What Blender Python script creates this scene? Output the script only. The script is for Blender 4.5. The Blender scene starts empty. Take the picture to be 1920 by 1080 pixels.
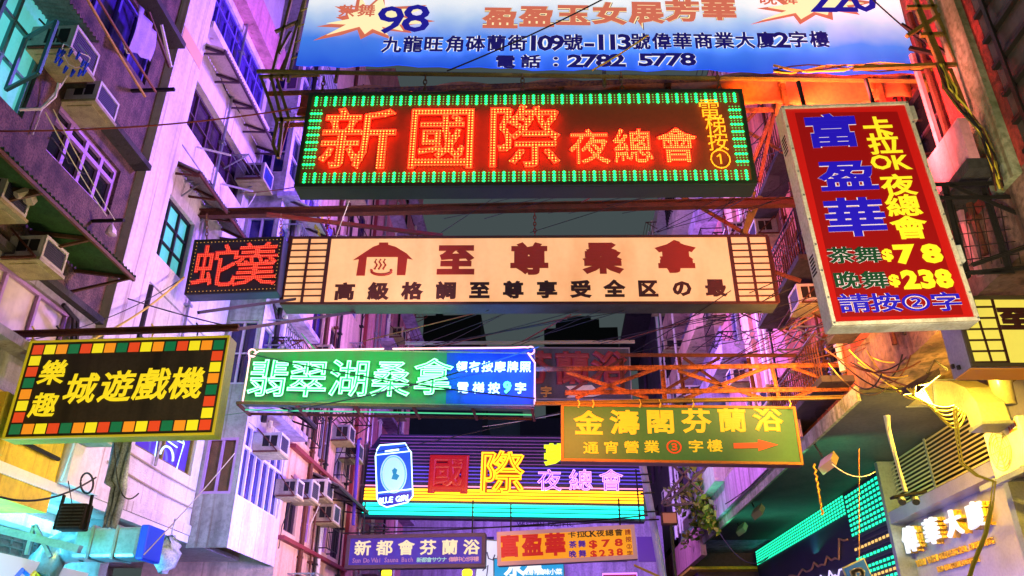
import bpy, math, random
from mathutils import Vector, Matrix
random.seed(7)
C = bpy.context.scene.collection
SC = bpy.context.scene
R = math.radians
# ------------------------------------------------------------------ camera
FOC, PITCH, YAW = 1458.0, R(26.9), R(2.8)          # focal length in photo pixels (1920 wide)
cam = bpy.data.cameras.new('camera'); cam.sensor_width = 36; cam.lens = FOC / 1920 * 36
cam.clip_end = 2000
co = bpy.data.objects.new('camera', cam); C.objects.link(co)
co.location = (0, 0, 1.6); co.rotation_euler = (R(90) + PITCH, 0, YAW)
SC.camera = co
# ------------------------------------------------------------------ night sky
W = bpy.data.worlds.new('World'); SC.world = W; W.use_nodes = True
nt = W.node_tree; bg = nt.nodes['Background']
sky = nt.nodes.new('ShaderNodeTexSky'); sky.sky_type = 'NISHITA'; sky.sun_disc = False
sky.sun_elevation = R(-4); sky.sun_rotation = R(200); sky.air_density = 2; sky.dust_density = 4
mx = nt.nodes.new('ShaderNodeMixRGB'); mx.blend_type = 'ADD'; mx.inputs[0].default_value = 1
mx.inputs[2].default_value = (0.50, 0.66, 0.68, 1)       # low cloud lit by the town
nt.links.new(sky.outputs[0], mx.inputs[1]); nt.links.new(mx.outputs[0], bg.inputs[0])
bg.inputs[1].default_value = 0.1
sun = bpy.data.lights.new('moon', 'SUN'); sun.energy = 0.03; sun.angle = R(10); sun.color = (1, .95, .85)
so = bpy.data.objects.new('moon', sun); C.objects.link(so); so.rotation_euler = (R(40), R(10), R(-20))
SC.view_settings.view_transform = 'Standard'; SC.view_settings.look = 'None'
SC.view_settings.exposure = 0.15; SC.view_settings.gamma = 1
SC.render.engine = 'CYCLES'
cy = SC.cycles; cy.use_denoising = True; cy.sample_clamp_indirect = 4; cy.max_bounces = 5; cy.use_light_tree = True
cy.caustics_reflective = False; cy.caustics_refractive = False


def lamp(name, loc, to, col, power, size=1.0, sy=None, kind='AREA', spread=170):
    l = bpy.data.lights.new(name, kind); l.energy = power; l.color = col
    if kind == 'AREA':
        l.shape = 'RECTANGLE'; l.size = size; l.size_y = sy or size; l.spread = R(spread)
    else:
        l.shadow_soft_size = size
    o = bpy.data.objects.new(name, l); C.objects.link(o); o.location = loc
    d = Vector(to) - Vector(loc)
    o.rotation_euler = d.to_track_quat('-Z', 'Y').to_euler()
    return o


# unseen area lamps for neon and street light, some added only as fill
lamp('violet_neon_light', (0.5, 13.6, 13.2), (-7, 13.2, 13), (.3, .13, 1), 1100, 1.2, 1.2, spread=140)
lamp('violet_neon_light', (0.5, 20.0, 10), (-7, 19, 10), (.4, .18, 1), 560, 1, 1, spread=140)
lamp('magenta_neon_light', (-.5, 19.5, 11), (6, 20, 11), (.62, .27, 1), 900, 1, 1, spread=140)
lamp('pink_street_light', (-1.0, 11.2, 6.9), (-7, 12.3, 8), (1, .55, .7), 165, .6, .6, spread=130)
lamp('pink_street_light', (-.5, 17.0, 4.2), (-6, 19.5, 6.5), (1, .6, .5), 260, .6, .6, spread=130)
lamp('violet_neon_light', (-1.5, 12.0, 4.2), (-7, 14.5, 5), (.5, .32, 1), 120, 1, 1, spread=120)
lamp('violet_neon_light', (0, 27.0, 7), (0, 34, 8), (.5, .25, 1), 700, 4, 2)
lamp('red_neon_light', (3.9, 8.5, 8.2), (5.8, 10.6, 9.2), (1, .16, .15), 330, 1, 1, spread=150)
lamp('orange_neon_light', (0.4, 8.98, 8.6), (0.4, 9.4, 11), (1, .27, .03), 420, 7, .2)
lamp('orange_neon_light', (0.3, 12.3, 5.9), (0.9, 14.2, 5.6), (1, .2, .03), 60, 1.6, .7, spread=110)
lamp('yellow_wall_fill', (-5.0, 10.4, 4.5), (-7, 10.4, 4.4), (1, .82, .08), 26, .6, .6)  # added lamp, brings out the yellow of the plaster wall
lamp('golden_street_light', (3.4, 12.4, 6.1), (3.2, 14.2, 6.7), (1, .55, .08), 16, 2, .3, spread=120)
lamp('violet_fill_light', (0, 15, 1.5), (0, 16, 9), (.5, .3, 1), 170, 7, 5, spread=150)
lamp('blue_neon_light', (-3.6, 14.9, 3.6), (-6.2, 16.6, 5.6), (.25, .25, 1), 150, .5, .5, spread=120)  # added lamp that pools blue on the bay, no neon stands here
lamp('warm_fill_light', (3.2, 5.5, 4.0), (5.6, 8.6, 8.0), (1, .8, .45), 90, 1, 1, spread=120)  # added fill lamp, lifts the pilaster out of the dark
lamp('orange_neon_light', (4.2, 12.4, 6.6), (5.6, 14.5, 7.5), (1, .4, .1), 160, 1, 1)
lamp('warm_street_light', (-3.2, 7.5, 2.6), (-7, 8.6, 6.5), (1, .82, .36), 60, 1.5, 1.5, spread=140)
lamp('white_front_fill', (1.5, 2.5, 3.0), (1.5, 9, 7.5), (1, .9, .78), 80, 3, 1, spread=140)  # unseen fill lamp near the camera, added to brighten the sign fronts

# ------------------------------------------------------------------ photo pixel -> place helpers
CAM = Vector((0, 0, 1.6))
FW = Vector((-math.sin(YAW) * math.cos(PITCH), math.cos(YAW) * math.cos(PITCH), math.sin(PITCH)))
RT = Vector((math.cos(YAW), math.sin(YAW), 0)); UP = RT.cross(FW)


def ray(x, y): return FW + RT * ((x - 960) / FOC) - UP * ((y - 540) / FOC)
def onX(p, X): d = ray(*p); return CAM + d * (X / d.x)
def onY(p, Y): d = ray(*p); return CAM + d * (Y / d.y)
def onZ(p, Z): d = ray(*p); return CAM + d * ((Z - 1.6) / d.z)


def lin(h):
    h = h.lstrip('#'); r = []
    for i in (0, 2, 4):
        c = int(h[i:i + 2], 16) / 255
        r.append(c / 12.92 if c <= .04045 else ((c + .055) / 1.055) ** 2.4)
    return (*r, 1)


# ------------------------------------------------------------------ materials
M = {}
def mat(name, col, rough=.6, metal=0, emit=0, ecol=None, sample=True, noise=0, scale=8, bump=0, streak=0, dark=None):
    """procedural surface: base colour with worn patches and rain streaks, optional emission for lit signs"""
    if name in M: return M[name]
    m = bpy.data.materials.new(name); m.use_nodes = True; n = m.node_tree; b = n.nodes['Principled BSDF']
    c = lin(col) if isinstance(col, str) else (*col[:3], 1)
    if emit > .3: c = (c[0] * .35, c[1] * .35, c[2] * .35, 1)       # acrylic and glass bodies of lit things are darker than their glow
    b.inputs['Base Color'].default_value = c; b.inputs['Roughness'].default_value = rough; b.inputs['Metallic'].default_value = metal
    if emit:
        e = lin(ecol) if isinstance(ecol, str) else (ecol or c)
        b.inputs['Emission Color'].default_value = e; b.inputs['Emission Strength'].default_value = emit
        if not sample: m.cycles.emission_sampling = 'NONE'
    if noise or streak:
        tc = n.nodes.new('ShaderNodeTexCoord'); src = tc.outputs['Object']
        dk = lin(dark) if dark else (c[0] * .25, c[1] * .25, c[2] * .25, 1)
        last = None
        def layer(sc, lo, hi, amt, det=6):
            nonlocal last
            mp = n.nodes.new('ShaderNodeMapping'); mp.inputs['Scale'].default_value = sc
            n.links.new(src, mp.inputs[0])
            tx = n.nodes.new('ShaderNodeTexNoise'); tx.inputs['Scale'].default_value = 1; tx.inputs['Detail'].default_value = det
            n.links.new(mp.outputs[0], tx.inputs[0])
            mr = n.nodes.new('ShaderNodeMapRange'); mr.inputs[1].default_value = lo; mr.inputs[2].default_value = hi
            mr.inputs[3].default_value = 0; mr.inputs[4].default_value = amt
            n.links.new(tx.outputs[0], mr.inputs[0])
            mxn = n.nodes.new('ShaderNodeMixRGB'); mxn.inputs[2].default_value = dk
            n.links.new(mr.outputs[0], mxn.inputs[0])
            if last: n.links.new(last, mxn.inputs[1])
            else: mxn.inputs[1].default_value = c
            last = mxn.outputs[0]
            return tx
        if noise:
            t1 = layer((scale,) * 3, .42, .75, noise)
            layer((scale * 9,) * 3, .42, .68, noise * .8, 4)
        if streak: layer((4, 4, .3), .46, .7, min(1, streak * 1.4), 9)
        n.links.new(last, b.inputs['Base Color'])
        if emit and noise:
            em = n.nodes.new('ShaderNodeMixRGB'); em.blend_type = 'MIX'; em.inputs[1].default_value = e      # noise in the emitted colour, stands in for uneven tube light behind
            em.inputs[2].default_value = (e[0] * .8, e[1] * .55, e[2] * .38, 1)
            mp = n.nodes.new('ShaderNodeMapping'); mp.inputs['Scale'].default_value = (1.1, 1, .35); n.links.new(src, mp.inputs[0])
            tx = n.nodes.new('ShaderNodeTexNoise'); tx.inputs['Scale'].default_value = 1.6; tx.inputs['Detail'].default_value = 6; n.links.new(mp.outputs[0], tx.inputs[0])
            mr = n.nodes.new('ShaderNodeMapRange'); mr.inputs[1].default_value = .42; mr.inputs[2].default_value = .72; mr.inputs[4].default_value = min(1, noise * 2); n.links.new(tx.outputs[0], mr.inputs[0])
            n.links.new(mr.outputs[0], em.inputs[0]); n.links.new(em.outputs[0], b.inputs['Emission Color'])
        if bump:
            bp = n.nodes.new('ShaderNodeBump'); bp.inputs['Strength'].default_value = bump; bp.inputs['Distance'].default_value = .02
            tx = n.nodes.new('ShaderNodeTexNoise'); tx.inputs['Scale'].default_value = 40; tx.inputs['Detail'].default_value = 5
            n.links.new(src, tx.inputs[0]); n.links.new(tx.outputs[0], bp.inputs['Height']); n.links.new(bp.outputs[0], b.inputs['Normal'])
    M[name] = m
    return m


def wall_mat(name, col, noise=.3, streak=.35, dark=None):
    """old render: blotches, rain streaks, patched repairs with their own outline, fine cracks"""
    if name in M: return M[name]
    m = mat(name, col, .85, noise=min(1, noise * 1.7), scale=1.4, bump=.6, streak=min(1, streak * 1.25), dark=dark)
    n = m.node_tree; b = n.nodes['Principled BSDF']; tc = n.nodes.new('ShaderNodeTexCoord'); lk = b.inputs['Base Color'].links[0]; cur = lk.from_socket
    def over(fac, c2):
        nonlocal cur
        k = n.nodes.new('ShaderNodeMixRGB'); n.links.new(fac, k.inputs[0]); n.links.new(cur, k.inputs[1]); k.inputs[2].default_value = c2; cur = k.outputs[0]
    c = lin(col)
    v = n.nodes.new('ShaderNodeTexVoronoi'); v.inputs['Scale'].default_value = .55; n.links.new(tc.outputs['Object'], v.inputs['Vector'])      # patch repairs
    sp = n.nodes.new('ShaderNodeSeparateColor'); n.links.new(v.outputs['Color'], sp.inputs[0])
    mr = n.nodes.new('ShaderNodeMapRange'); mr.inputs[1].default_value = .62; mr.inputs[2].default_value = .66; mr.inputs[4].default_value = .3; n.links.new(sp.outputs[0], mr.inputs[0])
    over(mr.outputs[0], (c[0] * .62 + .08, c[1] * .6 + .07, c[2] * .58 + .06, 1))
    v2 = n.nodes.new('ShaderNodeTexVoronoi'); v2.feature = 'DISTANCE_TO_EDGE'; v2.inputs['Scale'].default_value = 1.1; n.links.new(tc.outputs['Object'], v2.inputs['Vector'])    # cracks
    mr = n.nodes.new('ShaderNodeMapRange'); mr.inputs[1].default_value = .0; mr.inputs[2].default_value = .006; mr.inputs[3].default_value = .12; mr.inputs[4].default_value = 0; n.links.new(v2.outputs[0], mr.inputs[0])
    over(mr.outputs[0], (c[0] * .2, c[1] * .18, c[2] * .17, 1))
    mp = n.nodes.new('ShaderNodeMapping'); mp.inputs['Scale'].default_value = (9, 9, .22); n.links.new(tc.outputs['Object'], mp.inputs[0])       # thin rust runs
    tx = n.nodes.new('ShaderNodeTexNoise'); tx.inputs['Scale'].default_value = 1; tx.inputs['Detail'].default_value = 3; n.links.new(mp.outputs[0], tx.inputs[0])
    mr = n.nodes.new('ShaderNodeMapRange'); mr.inputs[1].default_value = .6; mr.inputs[2].default_value = .72; mr.inputs[4].default_value = .65; n.links.new(tx.outputs[0], mr.inputs[0])
    over(mr.outputs[0], (c[0] * .3, c[1] * .17, c[2] * .11, 1))
    n.links.new(cur, b.inputs['Base Color'])
    return m


MOSAIC = mat('brown_mosaic', '7a5c4c', .7, noise=.9, scale=3.5, bump=.8, streak=.5, dark='120c0c')
WHITE_PL = wall_mat('white_plaster', 'e4dcd8', .18, .22, '9a8c88')
PINK_PL = wall_mat('pink_plaster', 'e39aa6', .2, .3, '7e4a50')
PEACH_PL = wall_mat('peach_plaster', 'e8c0a8', .2, .3, '8a6a5c')
CREAM_PL = wall_mat('cream_plaster', 'e2d4b8', .25, .35, '7c705a')
RED_PL = wall_mat('red_plaster', 'b84038', .5, .5, '3c1412')
SALMON_PL = wall_mat('salmon_plaster', 'e07a58', .3, .4, '6a2f22')
GREY_PL = wall_mat('grey_plaster', 'a8a4a4', .3, .4, '55504f')
YEL_PL = wall_mat('yellow_plaster', 'f2d030', .25, .25, '8a7326')
LAV_PL = wall_mat('lavender_plaster', 'b9a9cf', .3, .4, '5c5470')
DARKC = wall_mat('dark_concrete', '3a3836', .4, .4, '161514')
GREENISH = wall_mat('greenish_concrete', '9aa083', .5, .5, '4d5a34')  # grey-green base with darker green blotches
STEEL = mat('galvanised_steel', 'a9b0b4', .35, .8, noise=.3, scale=3, bump=.1)
RUST = mat('rusty_steel', '6a3a26', .75, .2, noise=.6, scale=5, bump=.4, dark='2a1712')
BLACKST = mat('blackened_steel', '2c2826', .6, .5, noise=.4, scale=6, bump=.2)
OLIVEST = mat('olive_painted_steel', '8a7a2c', .6, .2, noise=.5, scale=6, bump=.3, dark='3a2416')
ORANGEST = mat('orange_painted_steel', 'c8742c', .6, .2, noise=.95, scale=3, bump=.4, dark='3a1a10', streak=.5)
ALU = mat('aluminium_frame', 'c2b8cc', .4, .5, noise=.15, scale=6)
PURF = mat('lilac_window_frame', 'b58ac4', .5, .1, noise=.2, scale=6)
DARKF = mat('dark_window_frame', '4b3440', .6, noise=.3, scale=6)
WOOD = mat('brown_wood', '6e4a30', .65, noise=.5, scale=6, bump=.3, dark='3a2416')
BAMBOO = mat('bamboo', 'c89a3a', .5, noise=.4, scale=9, dark='6a4a1a')
GLASS = mat('dark_glass', '141418', .08, noise=.3, scale=1.5, dark='2c3034')
GLASSB = mat('blue_glass', '28287a', .12, noise=.4, scale=1.2, dark='0a0a1c', streak=.7)
GLASSL = mat('lit_cyan_glass', '7fd8dc', .2, emit=.8, ecol='60dce0', noise=.6, scale=2.5, dark='205058')
GLASSW = mat('milky_window_panel', 'd8c8b4', .35, noise=.25, scale=1.2, dark='a08c7c', streak=.3)
GLASSV = mat('violet_glass', '4a3690', .15, noise=.4, scale=1.5, dark='14102c', streak=.7)
ACW = mat('air_conditioner_casing', 'cfc8bc', .5, noise=.3, scale=5, bump=.05, dark='6e655a')
ACB = mat('yellowed_casing', 'b8a888', .55, noise=.5, scale=5, dark='5a4c38', streak=.4)
ACY = mat('grey_casing_metal', '9a98a0', .5, noise=.5, scale=5, dark='4a4648', streak=.4)
ACG = mat('air_conditioner_grille', '2c2a40', .6, noise=.3, scale=20)
ACV2 = mat('air_conditioner_slats', '3c3a52', .5)
ACV = mat('air_conditioner_vent', '15120f', .8)
ACT = mat('drip_tray', 'b8ae7a', .6, noise=.6, scale=7, dark='5c5434')
TIN = mat('corrugated_tin', '8f8a84', .5, .4, noise=.5, scale=4, dark='4a3a30')
TINC = mat('corrugated_clear_sheet', 'd8cbbb', .4, noise=.35, scale=3, dark='8a7a6a')
GREENSH = mat('green_corrugated_sheet', '3f6a3c', .6, noise=.5, scale=4, dark='1c2c1a')
CABLE = mat('black_cable', '15110f', .6)
CABLEY = mat('yellow_cable', 'd8c43a', .5)
CABLEW = mat('white_cable', 'd8d2c0', .5)
WIRER = mat('rusted_wire', '8a4028', .6, .3)
CHAIN = mat('chain_steel', '8a6a34', .45, .6, noise=.3, scale=20)
WHITEP = mat('white_paint', 'e6e2dc', .5, noise=.15, scale=5)
LEAF = mat('leaf_green', '6f7f22', .5, noise=.5, scale=6, dark='2f4012')
LEAF2 = mat('leaf_yellow_green', 'a8a032', .5, noise=.4, scale=6, dark='5c5c18')
BARK = mat('vine_bark', '4a382a', .8, noise=.4, scale=10)


# ------------------------------------------------------------------ objects
def tag(o, label=None, cat=None, group=None, kind=None):
    if label: o['label'] = label
    if cat:
        o['category'] = cat; o['kind'] = 'thing'
    if group: o['group'] = group
    if kind: o['kind'] = kind
    return o


def thing(name, label, cat, loc=(0, 0, 0), group=None, rot=None):
    o = bpy.data.objects.new(name, None); C.objects.link(o); o.empty_display_size = .2
    o.location = loc
    if rot: o.rotation_euler = rot
    return tag(o, label, cat, group)


def org(o):
    v = Vector((0, 0, 0)); 
    while o: v = v + o.location; o = o.parent
    return v


class MB:
    def __init__(s): s.v = []; s.f = []; s.mi = []; s.cur = 0
    def add(s, vs, fs):
        k = len(s.v); s.v += [tuple(p) for p in vs]
        s.f += [tuple(i + k for i in f) for f in fs]; s.mi += [s.cur] * len(fs)
        return s
    def hexa(s, p):     # 8 corners: bottom ring 0-3, top ring 4-7
        return s.add(p, [(0, 3, 2, 1), (4, 5, 6, 7), (0, 1, 5, 4), (1, 2, 6, 5), (2, 3, 7, 6), (3, 0, 4, 7)])
    def box(s, x0, x1, y0, y1, z0, z1):
        return s.hexa([(x0, y0, z0), (x1, y0, z0), (x1, y1, z0), (x0, y1, z0), (x0, y0, z1), (x1, y0, z1), (x1, y1, z1), (x0, y1, z1)])
    def fbox(s, fr, u0, u1, z0, z1, n0, n1):
        P = fr.P
        return s.hexa([P(u0, z0, n0), P(u1, z0, n0), P(u1, z0, n1), P(u0, z0, n1), P(u0, z1, n0), P(u1, z1, n0), P(u1, z1, n1), P(u0, z1, n1)])
    def bar(s, a, b, w=.05, h=None):
        a = Vector(a); b = Vector(b); d = (b - a).normalized(); h = h or w
        x = d.cross(Vector((0, 0, 1)))
        if x.length < .05: x = d.cross(Vector((0, 1, 0)))
        x.normalize(); y = x.cross(d).normalized(); x *= w / 2; y *= h / 2
        return s.hexa([a - x - y, a + x - y, a + x + y, a - x + y, b - x - y, b + x - y, b + x + y, b - x + y])
    def angle(s, a, b, w=.06, t=.008):      # L section
        a = Vector(a); b = Vector(b); d = (b - a).normalized()
        x = d.cross(Vector((0, 0, 1)))
        if x.length < .05: x = d.cross(Vector((0, 1, 0)))
        x.normalize(); y = x.cross(d).normalized()
        s.bar(a + y * w / 2, b + y * w / 2, w, t)
        s.bar(a + x * (w / 2 - t / 2), b + x * (w / 2 - t / 2), t, w - t * 2.2)
        return s
    def tube(s, pts, r=.02, n=6):
        pts = [Vector(p) for p in pts]; k = len(s.v); N = len(pts)
        for i, p in enumerate(pts):
            d = (pts[min(i + 1, N - 1)] - pts[max(i - 1, 0)]).normalized()
            x = d.cross(Vector((0, 0, 1)))
            if x.length < .05: x = d.cross(Vector((0, 1, 0)))
            x.normalize(); y = x.cross(d)
            rr = r[i] if isinstance(r, list) else r
            for j in range(n):
                a = 2 * math.pi * j / n
                s.v.append(tuple(p + x * math.cos(a) * rr + y * math.sin(a) * rr))
        for i in range(N - 1):
            for j in range(n):
                s.f.append((k + i * n + j, k + i * n + (j + 1) % n, k + (i + 1) * n + (j + 1) % n, k + (i + 1) * n + j)); s.mi.append(s.cur)
        s.f.append(tuple(k + j for j in range(n))); s.f.append(tuple(k + (N - 1) * n + j for j in reversed(range(n)))); s.mi += [s.cur] * 2
        return s
    def quad(s, a, b, c, d): return s.add([a, b, c, d], [(0, 1, 2, 3)])
    def build(s, name, m, parent=None, bevel=0, smooth=False):
        me = bpy.data.meshes.new(name)
        o = org(parent) if parent else Vector((0, 0, 0))
        sub = getattr(s, 'local', False)
        vs = s.v if sub else [(a - o.x, b - o.y, c - o.z) for a, b, c in s.v]
        me.from_pydata(vs, [], s.f)
        for k in (m if isinstance(m, (list, tuple)) else [m]): me.materials.append(k)
        if isinstance(m, (list, tuple)): me.polygons.foreach_set('material_index', s.mi)
        if smooth: me.polygons.foreach_set('use_smooth', [True] * len(me.polygons))
        me.update()
        ob = bpy.data.objects.new(name, me); C.objects.link(ob)
        if parent: ob.parent = parent
        if bevel:
            bv = ob.modifiers.new('bevel', 'BEVEL'); bv.width = bevel; bv.segments = 2; bv.limit_method = 'ANGLE'
        return ob


class LB(MB):           # mesh given in the local axes of a rotated thing
    local = True


class Frame:
    """a vertical plane: L / R run along the street, F faces the viewer; n is metres out of the wall"""
    def __init__(s, k, v): s.k = k; s.v = v
    def P(s, u, z, n=0):
        if s.k == 'L': return Vector((s.v + n, u, z))
        if s.k == 'R': return Vector((s.v - n, u, z))
        return Vector((u, s.v - n, z))
    def at(s, px, py, n=0):
        if s.k == 'F': p = onY((px, py), s.v - n); return p.x, p.z
        p = onX((px, py), s.v + n if s.k == 'L' else s.v - n); return p.y, p.z


def rect(fr, p0, p1, n=0):
    (a, b), (c, d) = fr.at(*p0, n), fr.at(*p1, n)
    return min(a, c), max(a, c), min(b, d), max(b, d)


def wall(mb, fr, u0, u1, z0, z1, holes=(), reveal=.14, deep=3.0):
    us = sorted({u0, u1, *[h[0] for h in holes], *[h[1] for h in holes]}); us = [u for u in us if u0 <= u <= u1]
    zs = sorted({z0, z1, *[h[2] for h in holes], *[h[3] for h in holes]}); zs = [z for z in zs if z0 <= z <= z1]
    for a, b in zip(us, us[1:]):
        for c, d in zip(zs, zs[1:]):
            mu, mz = (a + b) / 2, (c + d) / 2
            if any(h[0] < mu < h[1] and h[2] < mz < h[3] for h in holes): continue
            mb.quad(fr.P(a, c), fr.P(b, c), fr.P(b, d), fr.P(a, d))
    for a, b, c, d in holes:
        for (p, q) in (((a, c), (b, c)), ((b, c), (b, d)), ((b, d), (a, d)), ((a, d), (a, c))):
            mb.quad(fr.P(*p), fr.P(*q), fr.P(*q, -reveal), fr.P(*p, -reveal))
    if deep:
        P = fr.P
        for (p, q) in (((u0, z0), (u1, z0)), ((u1, z0), (u1, z1)), ((u1, z1), (u0, z1)), ((u0, z1), (u0, z0))):
            mb.quad(P(*p), P(*q), P(*q, -deep), P(*p, -deep))
        mb.quad(P(u0, z0, -deep), P(u1, z0, -deep), P(u1, z1, -deep), P(u0, z1, -deep))


def window(b, fr, h, nv=3, nh=1, glass=None, frame=None, reveal=.12, t=.05, sill=None, top=0):
    u0, u1, z0, z1 = h
    g = MB(); g.quad(fr.P(u0, z0, -reveal), fr.P(u1, z0, -reveal), fr.P(u1, z1, -reveal), fr.P(u0, z1, -reveal))
    w = g.build('window', glass or GLASS, b)
    m = MB(); a, c = -reveal + .005, -reveal + .06
    m.fbox(fr, u0, u0 + t, z0, z1, a, c); m.fbox(fr, u1 - t, u1, z0, z1, a, c)
    m.fbox(fr, u0 + t, u1 - t, z0, z0 + t, a, c); m.fbox(fr, u0 + t, u1 - t, z1 - t, z1, a, c)
    zt = z1 - t
    if top:
        zt = z1 - (z1 - z0) * top
        m.fbox(fr, u0 + t, u1 - t, zt - t / 2, zt + t / 2, a, c + .004)
    for i in range(1, nv):
        u = u0 + (u1 - u0) * i / nv; m.fbox(fr, u - t / 2, u + t / 2, z0 + t, z1 - t, a, c - .003)
    for i in range(1, nh):
        z = z0 + (zt - z0) * i / nh; m.fbox(fr, u0 + t, u1 - t, z - t / 3, z + t / 3, a, c - .006)
    m.build('frame', frame or ALU, w)
    if sill:
        k = MB(); k.fbox(fr, u0 - .06, u1 + .06, z0 - .09, z0 - .003, -reveal, .1); k.build('sill', sill, w)
    return w


AC_N = []
def ac_unit(fr, u, z, label, w=.62, h=.42, d=.5, tray=True, bracket=True, group='window air conditioners on the facades', grille=None):
    """window air conditioner: u, z = middle of its bottom edge on the wall"""
    t = thing('air_conditioner', label, 'air conditioner', fr.P(u, z), group)
    m = MB(); m.fbox(fr, u - w / 2, u + w / 2, z, z + h, -.1, d); AC_N.append(1)
    cas = ACW if len(AC_N) <= 4 else (ACW, ACB, ACY)[len(AC_N) % 3]
    m.build('casing', cas, t, .012)
    if len(AC_N) % 2:
        m = MB(); m.tube([fr.P(u + w * .3, z - .03, d * .5), fr.P(u + w * .34, z - .25, d * .35), fr.P(u + w * .3, z - .6, .05), fr.P(u + w * .3, z - 1.1, .04)], .014, 5); m.build('drain_hose', CABLEW if len(AC_N) % 4 == 1 else CABLE, t)
    g = MB(); g.fbox(fr, u - w / 2 + .04, u + w / 2 - .04, z + .05, z + h - .05, d, d + .012)
    gr = g.build('grille', grille or ACG, t)
    f = MB()
    f.fbox(fr, u - w / 2, u - w / 2 + .035, z, z + h, d + .001, d + .03); f.fbox(fr, u + w / 2 - .035, u + w / 2, z, z + h, d + .001, d + .03)
    f.fbox(fr, u - w / 2 + .036, u + w / 2 - .036, z, z + .045, d + .001, d + .03); f.fbox(fr, u - w / 2 + .036, u + w / 2 - .036, z + h - .045, z + h, d + .001, d + .03)
    f.build('grille_frame', ACW, gr)
    f = MB()
    for i in range(9):
        zz = z + .06 + (h - .12) * i / 8; f.fbox(fr, u - w / 2 + .04, u + w / 2 - .04, zz - .005, zz + .005, d + .013, d + .02)
    f.build('slats', ACV2, gr)
    for sgn in (-1, 1):
        for k in (0, 1):
            s = MB(); x = u + sgn * (w / 2); n0 = d * (.28 + .34 * k)
            s.fbox(fr, min(x, x + sgn * .006), max(x, x + sgn * .006), z + .1, z + h - .07, n0, n0 + d * .28); s.build('side_vent', ACV, t)
    if tray:
        k = MB(); k.fbox(fr, u - w / 2 - .03, u + w / 2 + .03, z - .05, z - .004, -.05, d + .05)
        k.fbox(fr, u - w / 2 + .06, u + w / 2 - .06, z - .062, z - .051, .04, d - .04); k.build('drip_tray', ACT, t)
    if bracket:
        for sgn in (-1, 1):
            k = MB(); x = u + sgn * (w / 2 + .05)
            k.bar(fr.P(x, z - .02, -.02), fr.P(x, z - .02, d), .03); k.bar(fr.P(x, z + h + .08, 0), fr.P(x, z, d * .95), .025)
            k.build('bracket', RUST, t)
    return t


def corrugated(mb, p00, p10, p11, p01, nw=24, amp=.025, sub=2, th=.006):
    """sheet between four corners; the waves run along the first edge"""
    p00, p10, p11, p01 = map(Vector, (p00, p10, p11, p01))
    nrm = (p10 - p00).cross(p01 - p00).normalized(); k = nw * 4; vs = []
    for side in (0, 1):
        for j in range(sub + 1):
            for i in range(k + 1):
                a = i / k; b = j / sub
                p = (p00 * (1 - a) + p10 * a) * (1 - b) + (p01 * (1 - a) + p11 * a) * b
                vs.append(p + nrm * (math.sin(a * nw * 2 * math.pi) * amp + side * th))
    fs = []; q = (k + 1) * (sub + 1)
    for side in (0, 1):
        for j in range(sub):
            for i in range(k):
                a = side * q + j * (k + 1) + i
                fs.append((a, a + 1, a + k + 2, a + k + 1))
    mb.add(vs, fs)


def awning(b, fr, u0, u1, z_wall, z_edge, out, m=None, strut=None, nb=3, name='awning', soffit=None, nw=None):
    a = MB(); corrugated(a, fr.P(u0, z_wall, .02), fr.P(u1, z_wall, .02), fr.P(u1, z_edge, out), fr.P(u0, z_edge, out), nw or max(6, int((u1 - u0) * 11)))
    o = a.build(name, m or TIN, b)
    for i in range(nb):
        u = u0 + .08 + (u1 - u0 - .16) * i / max(1, nb - 1)
        s = MB(); s.bar(fr.P(u, z_wall - .45 * out, .01), fr.P(u, z_edge - .06, out - .06), .035)
        s.bar(fr.P(u, z_wall - .06, .01), fr.P(u, z_edge - .055, out - .02), .045); s.build('bracket', strut or RUST, o)
    s = MB(); s.bar(fr.P(u0, z_edge - .045, out - .02), fr.P(u1, z_edge - .045, out - .02), .04, .05); s.build('edge_rail', strut or RUST, o)
    return o


# ------------------------------------------------------------------ lettering
GL = {}
def glyph(ch, mode='fill', b=.03, res=2):
    key = (ch, mode, round(b, 4), res)
    if key in GL: return GL[key]
    c = bpy.data.curves.new('g', 'FONT'); c.body = ch; c.resolution_u = res
    c.fill_mode = 'BOTH'
    if mode != 'fill':
        c.bevel_depth = b; c.bevel_resolution = 0 if mode == 'outline0' else 1
        if mode.startswith('outline'): c.fill_mode = 'NONE'
    o = bpy.data.objects.new('g', c); C.objects.link(o)
    bpy.context.view_layer.update()
    me = bpy.data.meshes.new_from_object(o.evaluated_get(bpy.context.evaluated_depsgraph_get()))
    vs = [v.co.copy() for v in me.vertices]; fs = [tuple(p.vertices) for p in me.polygons]
    bpy.data.objects.remove(o); bpy.data.curves.remove(c); bpy.data.meshes.remove(me)
    GL[key] = (vs, fs)
    return GL[key]


def bbox(vs):
    return min(v.x for v in vs), max(v.x for v in vs), min(v.y for v in vs), max(v.y for v in vs)


REF = {}
def ref(ch):
    k = 'H' if ord(ch) < 0x2000 else '國'
    if k not in REF: REF[k] = bbox(glyph(k)[0])
    return REF[k]


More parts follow.
